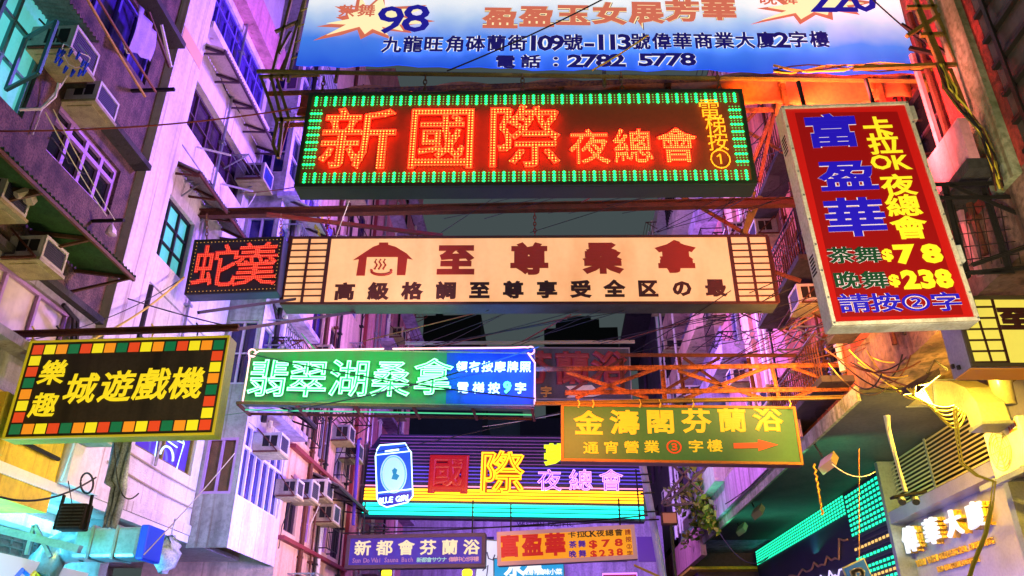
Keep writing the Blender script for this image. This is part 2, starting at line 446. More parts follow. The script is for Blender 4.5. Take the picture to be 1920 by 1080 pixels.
class Sign:
    """a box sign fitted to its four corners (photo pixels) at street depth Y; local x along the face, y into the box, z up"""
    def __init__(s, name, label, cat, TL, TR, BR, BL, Y, depth=.35, group=None):
        mt = ((TL[0] + TR[0]) / 2, (TL[1] + TR[1]) / 2)
        zt = onY(mt, Y).z
        PL, PR = onZ(TL, zt), onZ(TR, zt)
        n = Vector((-(PR - PL).y, (PR - PL).x, 0)).normalized()
        s.n = n
        def hit(p): d = ray(*p); return CAM + d * ((PL - CAM).dot(n) / d.dot(n))
        BLp, BRp = hit(BL), hit(BR); ux = (PR - PL).normalized()
        lean = (((PL - BLp).dot(ux)) + ((PR - BRp).dot(ux))) / 2
        zb = (BLp.z + BRp.z) / 2
        s.roll = math.atan2(lean, zt - zb)
        s.w = ((PR - PL).length + (BRp - BLp).length) / 2
        s.h = math.hypot(lean, zt - zb)
        s.base = (BLp + BRp) / 2
        ang = math.atan2(ux.y, ux.x)
        s.mat = Matrix.Rotation(ang, 4, 'Z') @ Matrix.Rotation(s.roll, 4, 'Y')
        s.root = thing(name, label, cat, s.base, group, s.mat.to_euler())
        s.inv = (Matrix.Translation(s.base) @ s.mat).inverted()
        s.d = depth
    def uv(s, px, py, y=0):
        d = s.inv.to_3x3() @ ray(px, py); o = s.inv @ CAM
        t = (y - o.y) / d.y; p = o + d * t
        return p.x, p.z
    def world(s, x, y, z): return (Matrix.Translation(s.base) @ s.mat) @ Vector((x, y, z))
    def casing(s, m, face=None, rim=.05, rm=None, facename='face', proud=.0):
        w, h, d = s.w / 2, s.h, s.d
        b = LB()
        b.box(-w, w, .02, d, 0, h); b.build('casing', m, s.root, .01)
        if face:
            f = LB(); f.box(-w + rim, w - rim, .004, .0195, rim, h - rim); s.face = f.build(facename, face, s.root)
        r = LB(); a, c = -.02 - proud, .019
        r.box(-w, w, a, c, 0, rim); r.box(-w, w, a, c, h - rim, h); r.box(-w, -w + rim, a, c, rim, h - rim); r.box(w - rim, w, a, c, rim, h - rim)
        r.build('rim', rm or m, s.root, .006)
        return s
    def text(s, chars, p0, p1, hpx, m, wpx=None, mode='bold', b=.03, y=-.004, flat=.02, name='character', vertical=False, shear=0, each=True, extra=None, cx=None, dz=0):
        """characters centred at evenly spaced photo pixels from p0 to p1; hpx / wpx = glyph height and width there"""
        n = len(chars); mb = LB(); obs = []
        for i, ch in enumerate(chars):
            if ch == ' ': continue
            t = (cx[i] if cx else (i / (n - 1) if n > 1 else 0))
            px, py = p0[0] + (p1[0] - p0[0]) * t, p0[1] + (p1[1] - p0[1]) * t
            x, z = s.uv(px, py, y)
            H = s.uv(px, py - hpx / 2)[1] - s.uv(px, py + hpx / 2)[1]
            Wd = s.uv(px + (wpx or hpx) / 2, py)[0] - s.uv(px - (wpx or hpx) / 2, py)[0]
            rb = ref(ch); cjk = ord(ch) >= 0x2000
            gb = 0 if mode == 'fill' else 2 * b
            k = H / (rb[3] - rb[2] + gb); kx = (Wd / (rb[1] - rb[0] + gb)) if cjk else k * ((wpx or hpx) / hpx)
            vs, fs = glyph(ch, mode, b)
            g = bbox(glyph(ch)[0]); ox = (g[0] + g[1]) / 2; oy = (rb[2] + rb[3]) / 2
            zz = max(abs(v.z) for v in vs) or 1
            tgt = LB() if each else mb
            tgt.add([(x + (v.x - ox) * kx + (v.y - oy) * k * shear, y - v.z / zz * flat, z + dz + (v.y - oy) * k) for v in vs], fs)
            if each: obs.append(tgt.build(name, m, s.root))
        if not each: return mb.build(name, m, s.root)
        return obs
    def dots(s, chars, p0, p1, hpx, m, wpx=None, b=.05, pitch=.07, r=.018, y=-.03, name='lamp_dots', outline=None, each=True):
        """rows of lamps filling each character"""
        n = len(chars)
        for i, ch in enumerate(chars):
            t = i / (n - 1) if n > 1 else 0
            px, py = p0[0] + (p1[0] - p0[0]) * t, p0[1] + (p1[1] - p0[1]) * t
            x, z = s.uv(px, py, y)
            H = s.uv(px, py - hpx / 2)[1] - s.uv(px, py + hpx / 2)[1]
            Wd = s.uv(px + (wpx or hpx) / 2, py)[0] - s.uv(px - (wpx or hpx) / 2, py)[0]
            rb = ref(ch); k = H / (rb[3] - rb[2] + 2 * b); kx = Wd / (rb[1] - rb[0] + 2 * b) if ord(ch) >= 0x2000 else k
            g = bbox(glyph(ch)[0]); ox = (g[0] + g[1]) / 2; oy = (rb[2] + rb[3]) / 2
            vs, fs = glyph(ch, 'bold', b)
            tris = []
            for f in fs:
                for q in range(1, len(f) - 1):
                    A, B, D = vs[f[0]], vs[f[q]], vs[f[q + 1]]
                    tris.append((A.x, A.y, B.x, B.y, D.x, D.y, min(A.x, B.x, D.x), max(A.x, B.x, D.x), min(A.y, B.y, D.y), max(A.y, B.y, D.y)))
            gx, gy = pitch / kx, pitch / k; mb = LB()
            yy = g[2]
            while yy <= g[3]:
                xx = g[0]
                row = [q for q in tris if q[8] <= yy <= q[9]]
                while xx <= g[1]:
                    for (ax, ay, bx, by, dx, dy, x0, x1, _, _) in row:
                        if not (x0 <= xx <= x1): continue
                        d1 = (xx - bx) * (ay - by) - (ax - bx) * (yy - by); d2 = (xx - dx) * (by - dy) - (bx - dx) * (yy - dy); d3 = (xx - ax) * (dy - ay) - (dx - ax) * (yy - ay)
                        if not ((d1 < 0 or d2 < 0 or d3 < 0) and (d1 > 0 or d2 > 0 or d3 > 0)):
                            led(mb, x + (xx - ox) * kx, y, z + (yy - oy) * k, r); break
                    xx += gx
                yy += gy
            mb.build(name, m, s.root)
    def plate(s, pts, m, name, y0=-.004, y1=-.012):
        """flat cut-out plate from photo pixels"""
        q = [s.uv(*p, y0) for p in pts]; mb = LB(); n = len(q)
        mb.add([(a, y0, b) for a, b in q] + [(a, y1, b) for a, b in q], [tuple(range(n)), tuple(range(n, 2 * n))] + [(i, (i + 1) % n, n + (i + 1) % n, n + i) for i in range(n)])
        return mb.build(name, m, s.root)
    def neon(s, pts, m, r=.02, name='neon_tube', y=-.07, closed=False, parent=None):
        q = [s.uv(*p, y) for p in pts]
        if closed: q.append(q[0])
        mb = LB(); mb.tube([(a, y, b) for a, b in q], r)
        return mb.build(name, m, parent or s.root)


def led(mb, x, y, z, r):
    mb.add([(x - r, y, z), (x, y, z - r), (x + r, y, z), (x, y, z + r), (x, y - r, z)], [(0, 1, 4), (1, 2, 4), (2, 3, 4), (3, 0, 4)])


def catenary(a, b, sag=.2, n=14):
    a, b = Vector(a), Vector(b)
    return [a * (1 - t) + b * t - Vector((0, 0, sag * 4 * t * (1 - t))) for t in [i / n for i in range(n + 1)]]


def cable(a, b, label, sag=.1, r=.012, m=None, name='cable', group=None, cat='cable'):
    mb = MB(); mb.tube(catenary(a, b, sag), r, 5)
    return tag(mb.build(name, m or CABLE), label, cat, group)


def chain(a, b, label, group='chains holding up the signs', m=None):
    """hanging chain of real links"""
    a, b = Vector(a), Vector(b); L = (b - a).length; n = max(3, int(L / .075)); mb = MB()
    for i in range(n):
        c = a.lerp(b, (i + .5) / n); ax = Vector((1, 0, 0)) if i % 2 else Vector((0, 1, 0)); d = (b - a).normalized()
        h = L / n * .68; w = .026
        pts = [c + d * (h * math.sin(t)) + ax * (w * math.cos(t)) for t in [2 * math.pi * q / 8 for q in range(9)]]
        mb.tube(pts, .009, 4)
    return tag(mb.build('chain', m or CHAIN), label, 'chain', group)

# ================================================================== GROUND
g = MB(); g.quad((-400, -200, 0), (400, -200, 0), (400, 900, 0), (-400, 900, 0))
tag(g.build('ground', mat('ground_paving', '4a4744', .9, noise=.4, scale=1)), kind='structure')
g = MB(); g.quad((-4.2, -60, .004), (4, -60, .004), (4, 200, .004), (-4.2, 200, .004))
tag(g.build('road', mat('asphalt', '2c2c2e', .7, noise=.4, scale=2, bump=.3)), kind='structure')
for x0, x1 in ((-10, -4.2), (4, 8.6)):
    g = MB(); g.box(x0, x1, -60, 200, -.1, .13)
    tag(g.build('pavement', mat('pavement_slabs', '6c6864', .8, noise=.4, scale=2)), kind='structure')

L7, L6, R5, RS, F15 = Frame('L', -7), Frame('L', -6), Frame('R', 5.6), Frame('R', 7.66), Frame('F', 15.2)

# ================================================================== SIGNS
def E(name, col, s=1.0, sample=True, base=None): return mat(name, base or col, .5, emit=s, ecol=col, sample=sample)

# ---- LED night club sign
LEDG = E('green_lamp', '10ff70', 3.6, False); LEDG2 = E('small_green_lamp', '50d860', 1.1, False); LEDR = E('amber_lamp', 'ffc050', 2.2, False)
LEDY = E('yellow_lamp', 'ffd23a', 1.3, False); NEONR = mat('red_neon_tube', 'c01008', .4, emit=13, ecol=(1, .012, .003, 1)); NEONY = E('amber_neon_tube', 'ff9a10', 1.6)
s = Sign('led_sign', 'long dark LED sign with a green lamp border and red lamp characters', 'sign', (580, 178), (1390, 165), (1420, 342), (550, 355), 8.8, .32)
s.casing(mat('dark_green_casing', '2a3a20', .5, noise=.4, scale=4), mat('brown_sign_face', 'a04a26', .6, noise=.2, scale=14, dark='5a2a14'), .06)
w, h = s.w, s.h
for sd in range(4):
    mb, m2 = LB(), LB()
    horiz = sd < 2
    Ln = w if horiz else h; nn = int(Ln / .07)
    for i in range(nn):
        a = .09 + (Ln - .18) * (i + .5) / nn
        for k in range(4):
            off = .085 + k * .045
            q = (-w / 2 + a, off if sd == 0 else h - off) if horiz else ((-w / 2 + off) if sd == 2 else (w / 2 - off), a)
            if not horiz and (q[1] < .25 or q[1] > h - .25): continue
            big = i % 2 == 0
            led(mb if big else m2, q[0], -.004, q[1], .026 if big else .013)
    mb.build('border_lamps', LEDG, s.root); m2.build('small_border_lamps', LEDG2, s.root)
SMALLR = E('red_lamp', 'ff5a20', 1.6, False)
for ch, c, hw in (('新', (672, 262), (126, 108)), ('國', (828, 259), (118, 110)), ('際', (984, 257), (122, 110))):
    s.text(ch, c, c, hw[1], mat('red_character_panel', 'b01008', .5, emit=.25, ecol='e01004'), wpx=hw[0], b=.02, y=-.02, flat=.012, name='character_panel')
    s.text(ch, c, c, hw[1], NEONR, wpx=hw[0], mode='outline', b=.007, y=-.06, flat=.010, name='neon_outline')
    s.dots(ch, c, c, hw[1], LEDR, wpx=hw[0], b=.012, pitch=.045, r=.015, y=-.045)
for ch, c in (('夜', (1105, 276)), ('總', (1187, 275)), ('會', (1270, 273))):
    s.text(ch, c, c, 60, mat('red_character_panel', 'b01008'), wpx=66, b=.006, y=-.02, flat=.012, name='character_panel'); s.text(ch, c, c, 60, NEONR, wpx=66, mode='outline', b=.008, y=-.05, flat=.01, name='neon_outline')
    s.dots(ch, c, c, 60, LEDR, wpx=66, b=.008, pitch=.03, r=.010, y=-.06)
for ch, c, q in (('電', (1331, 205), 36), ('梯', (1341, 234), 34), ('按', (1346, 265), 34), ('①', (1351, 298), 38)):
    s.text(ch, c, c, q, NEONY, mode='fill', y=-.04, name='neon_character')
    s.dots(ch, c, c, q, LEDY, b=.002, pitch=.022, r=.008, y=-.05)
LEDSIGN = s

# ---- printed banner
def banner_mat():
    m = mat('printed_banner', 'ffffff', .55); n = m.node_tree; b = n.nodes['Principled BSDF']
    tc = n.nodes.new('ShaderNodeTexCoord'); sp = n.nodes.new('ShaderNodeSeparateXYZ'); n.links.new(tc.outputs['Object'], sp.inputs[0])
    nz = n.nodes.new('ShaderNodeTexNoise'); nz.inputs['Scale'].default_value = 2.5; n.links.new(tc.outputs['Object'], nz.inputs[0])
    ad = n.nodes.new('ShaderNodeMath'); ad.operation = 'MULTIPLY_ADD'; ad.inputs[1].default_value = .25
    n.links.new(nz.outputs[0], ad.inputs[0]); n.links.new(sp.outputs[2], ad.inputs[2])
    mr = n.nodes.new('ShaderNodeMapRange'); mr.inputs[1].default_value = .12; mr.inputs[2].default_value = 1.95; n.links.new(ad.outputs[0], mr.inputs[0])
    rp = n.nodes.new('ShaderNodeValToRGB'); e = rp.color_ramp.elements
    e[0].position = 0; e[0].color = lin('1e4fd0'); e[1].position = 1; e[1].color = lin('f2f0ea')
    for p, c in ((.3, '3f78dc'), (.55, 'a8bfe2'), (.72, 'dde2ea')): k = e.new(p); k.color = lin(c)
    n.links.new(mr.outputs[0], rp.inputs[0]); n.links.new(rp.outputs[0], b.inputs['Base Color'])
    n.links.new(rp.outputs[0], b.inputs['Emission Color']); b.inputs['Emission Strength'].default_value = .92  # the sheet's own glow stands in for light falling on its front
    wv = n.nodes.new('ShaderNodeBump'); wv.inputs['Strength'].default_value = .5; n.links.new(nz.outputs[0], wv.inputs['Height']); n.links.new(wv.outputs[0], b.inputs['Normal'])
    return m
s = Sign('printed_banner', 'huge white to blue printed banner with an address and phone number above the LED sign', 'banner', (577, 0), (1690, -13), (1720, 124), (555, 137), 8.9, .1)
w, h = s.w / 2, s.h; H2 = h * 2.0
b = LB(); nx, nz_ = 60, 16; vs = []
for j in range(nz_ + 1):
    for i in range(nx + 1):
        x = -w + 2 * w * i / nx; z = H2 * j / nz_
        vs.append((x, .03 * math.sin(i * .45) * math.sin(j * .5 + i * .2) + .015 * math.sin(i * 1.7), z))
k = len(vs); vs += [(x, y + .012, z) for x, y, z in vs]; fs = []
for j in range(nz_):
    for i in range(nx):
        a = j * (nx + 1) + i; fs += [(a, a + 1, a + nx + 2, a + nx + 1), (k + a, k + a + nx + 1, k + a + nx + 2, k + a + 1)]
b.add(vs, fs); b.build('printed_sheet', banner_mat(), s.root, smooth=True)
b = LB()
for z in (-.06, H2): b.tube([(-w - .6, .08, z), (w + .75, .08, z)], .035)
for x in (-w - .12, -w + .6, 0, w - .7, w + .12): b.tube([(x, .14, -.2), (x, .14, H2)], .03)
b.build('pipe_frame', OLIVEST, s.root)
for i in range(9):
    z = H2 * (i + .5) / 9
    for sg in (-1, 1):
        b = LB(); b.tube([(sg * w, -.0, z), (sg * (w + .13), .1, z + .05)], .012, 5); b.build('lashing', CABLEY, s.root)
NAVY = E('navy_print', '1c1478', .55); WHT = E('white_print', 'f4f4f8', .9); SALM = E('salmon_print', 'd87058', .8); BRN = E('brown_print', '7a3018', .5); CRM = E('cream_print', 'fff0b8', .9); BLUP = E('blue_print', '2018a0', .7)  # prints glow with the sheet, in place of front light
yb = -.07
s.plate([(588, 76), (640, 52), (595, 50), (648, 40), (630, 33), (655, 28), (628, 12), (665, 18), (672, -15), (688, 15), (720, -14), (722, 14), (800, 10), (762, 30), (815, 40), (760, 48), (772, 62), (715, 56), (738, 76), (700, 62), (676, 74), (670, 56), (640, 66)], SALM, 'starburst_shadow', yb + .01, yb + .004)
s.plate([(612, 66), (650, 46), (612, 44), (655, 36), (652, 26), (672, 22), (676, -8), (690, 18), (716, -6), (724, 18), (795, 16), (752, 32), (800, 44), (748, 46), (756, 58), (715, 50), (728, 66), (698, 54), (684, 64), (674, 50)], CRM, 'starburst', yb - .002, yb - .008)
s.plate([(1408, 46), (1470, 24), (1420, 16), (1470, 10), (1440, -10), (1490, -4), (1520, -26), (1545, -6), (1600, -20), (1590, -2), (1640, 4), (1596, 14), (1612, 28), (1560, 20), (1562, 38), (1530, 28), (1500, 46), (1488, 30)], SALM, 'starburst_shadow', yb + .01, yb + .004)
s.plate([(1428, 38), (1476, 20), (1440, 14), (1480, 8), (1460, -8), (1496, -2), (1522, -18), (1545, -2), (1590, -12), (1582, 2), (1620, 6), (1586, 10), (1596, 20), (1556, 14), (1552, 28), (1526, 22), (1502, 36), (1492, 24)], CRM, 'starburst', yb - .002, yb - .008)
s.text('茶舞', (651, 21), (687, 20), 22, SALM, wpx=30, b=.02, y=yb - .012, flat=.004)
s.text('98', (732, 37), (780, 34), 50, BLUP, wpx=58, b=.012, y=yb - .016, flat=.004, name='lettering')
s.text('晚舞', (1440, -2), (1478, -3), 22, SALM, wpx=30, b=.02, y=yb - .012, flat=.004)
s.text('220', (1540, -4), (1618, -5), 52, BLUP, wpx=54, b=.012, y=yb - .016, flat=.004)
T = dict(p0=(938, 34), p1=(1348, 18))
s.text('盈盈玉女展芳華', hpx=40, m=BRN, wpx=60, b=.085, y=yb, flat=.003, **T); s.text('盈盈玉女展芳華', hpx=40, m=CRM, wpx=60, b=.065, y=yb - .006, flat=.003, **T); s.text('盈盈玉女展芳華', hpx=40, m=SALM, wpx=60, b=.04, y=yb - .012, flat=.003, **T)
def mixed(st):
    x, o = 0, []
    for ch in st:
        wd = 1 if ord(ch) >= 0x2000 else .56
        o.append(x + wd / 2); x += wd
    return [(q - o[0]) / (o[-1] - o[0]) for q in o]
ad = '九龍旺角砵蘭街109號-113號偉華商業大廈2字樓'; T = dict(p0=(735, 84), p1=(1536, 74), cx=mixed(ad))
s.text(ad, hpx=29, m=WHT, wpx=33, b=.075, y=yb, flat=.003, **T); s.text(ad, hpx=29, m=NAVY, wpx=33, b=.03, y=yb - .008, flat=.003, **T)
ad = '電話：2782 5778'; T = dict(p0=(948, 116), p1=(1290, 111), cx=mixed(ad))
s.text(ad, hpx=24, m=WHT, wpx=34, b=.08, y=yb, flat=.003, **T); s.text(ad, hpx=24, m=NAVY, wpx=34, b=.035, y=yb - .008, flat=.003, **T)
BAN = s

# ---- sauna sign
s = Sign('sauna_sign', 'long cream backlit sauna sign with brown characters, lattice ends and a bath house emblem', 'sign', (545, 448), (1438, 436), (1460, 568), (524, 573), 13, .42)
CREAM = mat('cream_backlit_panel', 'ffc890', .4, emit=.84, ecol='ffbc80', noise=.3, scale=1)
BROWN = mat('brown_vinyl', '7a1c08', .6, emit=.25, ecol='a82408'); DKBR = mat('dark_brown_vinyl', '3a1408', .6)
s.casing(mat('teal_brown_casing', '3a4440', .6, noise=.5, scale=3, bump=.2, dark='1c1a14'), CREAM, .05, DKBR)
for x0, x1 in ((545, 619), (1366, 1438)):
    mb = LB()
    def line(a, b, wd):
        (ax, az), (bx, bz) = s.uv(*a), s.uv(*b); mb.bar((ax, -.01, az), (bx, -.01, bz), wd, .02)
    for t in [0, .5, 1]:
        a = x0 + (x1 - x0) * t; sh = (960 - a) / 2900 * 128
        line((a, 444), (a - sh, 568), .05 if t == .5 else .07)
    for i in range(1, 10):
        y = 446 + 122 * i / 10; sh = (960 - x0) / 2900 * (y - 444); line((x0 - sh, y), (x1 - sh, y - 1), .035)
    mb.build('lattice', DKBR, s.root)
s.plate([(662, 488), (680, 476), (700, 463), (711, 459), (711, 455), (728, 455), (728, 459), (742, 463), (762, 475), (774, 487), (764, 485), (760, 516), (744, 516), (746, 482), (688, 482), (684, 517), (668, 517), (673, 486)], BROWN, 'bath_house_emblem')
for dx in (0, 8, 16): s.neon([(706 + dx, 486), (703 + dx, 491), (707 + dx, 497), (702 + dx, 505)], BROWN, .02, 'steam_mark', -.008)
s.neon([(696 + 19 * (1 - math.cos(a)) , 508 + 7 * math.sin(a)) for a in [math.pi * (-.12 + 1.24 * q / 14) for q in range(15)]], BROWN, .028, 'basin_mark', -.008)
for i, ch in enumerate('至尊桑拿'):
    c = (855 + 137.5 * i, 488 - 1.8 * i); s.text(ch, c, c, 58, BROWN, wpx=66, b=.055, y=-.006, flat=.006, name='character')
s.text('高級格調至尊享受全区の最', (646, 547), (1342, 540), 32, DKBR, wpx=36, b=.05, y=-.006, flat=.006)
SAUNA = s

# ---- snake soup sign
s = Sign('snake_soup_sign', 'small square black LED sign with two red dotted characters', 'sign', (366, 449), (532, 445), (520, 547), (345, 552), 12.6, .3)
s.casing(mat('navy_casing', '1c3050', .5, noise=.4, scale=4), mat('black_sign_face', '14100c', .6), .03, BLACKST)
SMY = E('small_yellow_lamp', 'e8b040', .9, False); DR = E('orange_red_lamp', 'ff5a30', 1.5, False); DRP = E('red_panel', 'd82010', .55)
mb = LB(); w, h = s.w, s.h
for i in range(24):
    x = -w / 2 + .06 + (w - .12) * i / 23
    for z in (.06, h - .06): led(mb, x, -.002, z, .011)
for i in range(1, 14):
    z = .06 + (h - .12) * i / 14
    for x in (-w / 2 + .06, w / 2 - .06): led(mb, x, -.002, z, .011)
mb.build('border_lamps', SMY, s.root)
for ch, c in (('蛇', (404, 500)), ('羹', (480, 496))):
    s.text(ch, c, c, 76, DRP, wpx=74, b=.008, y=-.01, flat=.015, name='character_panel'); s.dots(ch, c, c, 76, DR, wpx=74, b=.008, pitch=.036, r=.013, y=-.03)

# ---- game arcade sign
s = Sign('game_centre_sign', 'black sign with yellow brush characters and a checked border of red, yellow, orange and green', 'sign', (59, 638), (431, 631), (401, 817), (4, 822), 9, .24)
YP = mat('yellow_vinyl', 'ffe020', .5, emit=.75, ecol='ffe020')
s.casing(mat('yellow_green_casing', '9aa82c', .45, noise=.4, scale=4, emit=.0, dark='2c5a30'), mat('dark_sign_face', '3c332c', .6, noise=.4, scale=3, dark='141010', streak=.6), .025, mat('yellow_sign_rim', 'e8c81c', .5, emit=.35, ecol='e8d020'))
TC = [mat('red_tile', 'e0401c', .4, emit=.75, ecol='e84a20'), mat('yellow_tile', 'f4dc20', .4, emit=.8, ecol='f4e020'), mat('orange_tile', 'f48a20', .4, emit=.78, ecol='f89420'), mat('green_tile', '147044', .4, emit=.6, ecol='147a48')]
w, h = s.w, s.h; tw = (w - .1) / 16; th = (h - .1) / 8
def tile(i, j, c):
    mb = LB(); x = -w / 2 + .05 + i * tw; z = .05 + (7 - j) * th
    mb.box(x + .012, x + tw - .012, -.006, .003, z + .012, z + th - .012); mb.build('coloured_tile', TC[c], s.root)
for i in range(16): tile(i, 0, i % 4); tile(i, 7, (3, 2, 1, 0)[i % 4])
for j in range(1, 7): tile(15, j, (j - 1) % 4); tile(0, j, (1, 0, 3, 2)[(j - 1) % 4])
for ch, c, q in (('樂', (99, 699), 44), ('趣', (82, 760), 44), ('城', (152, 729), 54), ('遊', (219, 725), 56), ('戲', (285, 721), 57), ('機', (350, 719), 57)):
    s.text(ch, c, c, q, YP, wpx=q * .98, b=.022, y=-.006, flat=.008, name='character', shear=.1)
GAME = s

# ---- emerald lake sauna neon
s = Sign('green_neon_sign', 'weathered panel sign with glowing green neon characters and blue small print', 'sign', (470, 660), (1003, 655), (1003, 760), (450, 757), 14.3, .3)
s.casing(mat('dull_green_casing', '4a5a48', .6, noise=.5, scale=3), mat('weathered_glow_panel', '12603a', .6, noise=.5, scale=2.5, bump=.2, streak=.6, dark='4a4c38'), .03, mat('pale_rim', '8a7058', .6, noise=.4, scale=5))  # green neon glow put into the weathered panel's base colour
NG = mat('green_neon_tube', '40a060', .4, emit=4.5, ecol=(.2, 1, .34, 1))
s.plate([(838, 656), (1000, 655), (1000, 758), (836, 757)], mat('blue_glow_paint', '142c80', .6, noise=.4, scale=3, streak=.5), 'blue_glow_plate', .003, -.003); NGW = E('pale_green_face', '20b070', .7); NB = E('blue_neon_tube', '9fd0ff', 3.2); NP = E('pink_neon_tube', 'ffb0c0', 1.6)  # added plate, the blue neon glow is put into its colour
for i, (ch, c, q) in enumerate((('翡', (503, 710), 66), ('翠', (577, 711), 66), ('湖', (654, 710), 66), ('桑', (733, 711), 64), ('拿', (812, 708), 64))):
    s.text(ch, c, c, q, NGW, wpx=q * 1.02, b=.028, y=-.05, flat=.03, name='character_face')
    s.text(ch, c, c, q, NG, wpx=q * 1.02, mode='outline', b=.015, y=-.1, flat=.012, name='neon_outline')
s.text('領有按摩牌照', (866, 688), (985, 688), 19, NB, wpx=19, b=.022, y=-.06, flat=.02, name='neon_lettering')
s.text('電梯按', (868, 727), (926, 728), 20, NB, wpx=20, b=.022, y=-.06, flat=.02, name='neon_lettering')
s.text('9', (951, 726), (951, 726), 22, E('grass_neon', '60ff90', 2), wpx=22, b=.05, y=-.06, flat=.02, name='neon_lettering')
s.text('字', (976, 728), (976, 728), 20, NB, wpx=20, b=.022, y=-.06, flat=.02, name='neon_lettering')
def ring(cx, cy, r, a0, a1, n=14): return [(cx + r * math.cos(R(a0 + (a1 - a0) * i / n)), cy + r * math.sin(R(a0 + (a1 - a0) * i / n))) for i in range(n + 1)]
s.neon([(455, 752), (462, 712), (468, 672)] + ring(473, 662, 7, 150, 480) + [(486, 658), (520, 658), (720, 654)], NP, .018, 'border_tube', -.06)
s.neon([(736, 654), (960, 652), (984, 651)] + ring(995, 657, 7, 230, 500) + [(1003, 680), (1003, 758)], NP, .018, 'border_tube', -.06)
u = LB(); w = s.w / 2
u.angle((-w - .08, -.0, -.03), (w, 0, -.03), .06); u.angle((-w - .0, 0.6, -.06), (w, .6, -.06), .06)
for i in range(6):
    x = -w - .05 + 2 * w * i / 5; u.bar((x, 0, -.04), (x + .05, .62, -.07), .05)
u.build('under_frame', RUST, s.root)
mb = LB(); mb.tube([(-w, .3, -.06), (w, .3, -.06)], .015); mb.build('neon_tube', E('dim_green_tube', '50d890', .8), s.root)
EM = s
lamp('green_neon_light', s.world(-.9, -.9, .65), s.world(-.9, 0, .65), (0, 1, .16), 80, 4.2, .5)
lamp('blue_neon_light', s.world(2.2, -.7, .65), s.world(2.2, 0, .65), (.02, .16, 1), 90, 1.5, .6)

# ---- unlit grey neon sign behind
s = Sign('grey_neon_sign', 'grey painted sign with unlit red neon characters partly behind the green neon sign', 'sign', (820, 653), (1181, 649), (1185, 748), (815, 750), 17, .25)
s.casing(mat('grey_casing', '55545c', .6, noise=.4, scale=4), mat('slate_panel', '565870', .6, noise=.4, scale=3, streak=.4), .03, mat('slate_rim', '8a8894', .6))
RUN = mat('unlit_red_letter', '8a3038', .45, emit=.0)
for ch, c in (('芬', (1002, 690)), ('蘭', (1073, 691)), ('浴', (1143, 690))):
    s.text(ch, c, c, 60, RUN, wpx=62, b=.05, y=-.03, flat=.05, name='character')
s.text('字', (1024, 735), (1024, 735), 20, mat('gold_letter', 'b89048', .5), b=.03, y=-.02, flat=.02)
s.plate([(1060, 724), (1110, 722), (1128, 740), (1112, 744), (1062, 746), (1074, 735)], WHITEP, 'white_arrow')

# ---- golden green sign
s = Sign('green_sign', 'green sign with yellow characters and a red arrow below the orange truss', 'sign', (1052, 762), (1490, 757), (1506, 865), (1052, 872), 14, .25)
s.casing(mat('brown_casing', '6a4a34', .6, noise=.4, scale=4), mat('green_sign_panel', '2c6c38', .5, emit=.2, ecol='3a8a34', noise=.25, scale=2), .05, mat('ochre_rim', 'b07a20', .5, noise=.4, scale=6))  # emission of panel and vinyl stands in for light from outside
YP2 = mat('golden_vinyl', 'ffc81c', .5, emit=.7, ecol='ffcc20'); ORP = mat('orange_vinyl', 'f04a14', .5, emit=.6, ecol='f85018')
s.text('金濤閣芬蘭浴', (1104, 794), (1440, 787), 44, YP2, wpx=50, b=.032, y=-.006, flat=.006, name='lettering')
s.text('通宵營業', (1108, 840), (1222, 838), 22, YP2, wpx=26, b=.022, y=-.006, flat=.006)
s.text('③', (1264, 838), (1264, 838), 27, ORP, wpx=29, b=.02, y=-.006, flat=.006)
s.text('字樓', (1305, 837), (1340, 836), 22, YP2, wpx=26, b=.022, y=-.006, flat=.006)
s.plate([(1375, 831), (1421, 830), (1421, 824), (1459, 834), (1422, 846), (1422, 840), (1376, 841)], ORP, 'arrow')
GRN = s

# ---- far neon night club sign
s = Sign('striped_neon_sign', 'wide neon sign with horizontal coloured tubes and a glowing beer can at its left', 'sign', (690, 820), (1205, 813), (1205, 972), (681, 975), 24, .4)
w, h = s.w / 2, s.h
f = LB(); pts = [(-w, 0), (w, 0), (w, h), (-w + .35, h), (-w, h - .55)]
n = len(pts); f.add([(a, 0, b) for a, b in pts] + [(a, .4, b) for a, b in pts], [tuple(range(n)), tuple(range(n, 2 * n))] + [(i, (i + 1) % n, n + (i + 1) % n, n + i) for i in range(n)])
f.build('back_board', mat('blue_black_board', '161c48', .5, noise=.4, scale=3), s.root)
NC = {}
def tubes(z0, z1, k, col, st, rr=.022):
    m = E('tube_' + col, col, st)
    for i in range(k):
        z = z0 + (z1 - z0) * (i + .5) / k; mb = LB(); mb.tube([(-w + (.35 if z > h - .5 else .03), -.06, z), (w - .03, -.06, z)], rr, 5); mb.build('neon_tube', m, s.root)
tubes(h * .62, h * .99, 9, '7a40a0', .6, .016); tubes(h * .40, h * .62, 5, '6048e0', .9, .02)
tubes(h * .33, h * .40, 1, 'ff90c0', 1.5); tubes(h * .19, h * .34, 4, 'ffa818', 3.4, .035); tubes(h * .02, h * .17, 3, '18e0c4', 3.0, .05)
s.text('國', (841, 889), (841, 889), 72, mat('dark_red_letter', 'b0101c', .4, emit=.4, ecol='d01020'), wpx=74, b=.05, y=-.16, flat=.06, name='character')
s.text('際', (942, 886), (942, 886), 76, mat('orange_letter', '8a3a08', .5, emit=.35, ecol='ff6a10'), wpx=76, b=.045, y=-.14, flat=.04, name='character')
s.text('際', (942, 886), (942, 886), 76, E('orange_neon', 'ffb018', 2.2), wpx=76, mode='outline', b=.02, y=-.2, flat=.02, name='neon_outline')
s.text('夢', (1041, 853), (1041, 853), 40, E('lime_neon', 'd8f020', 1.3), b=.06, y=-.15, flat=.04, name='character')
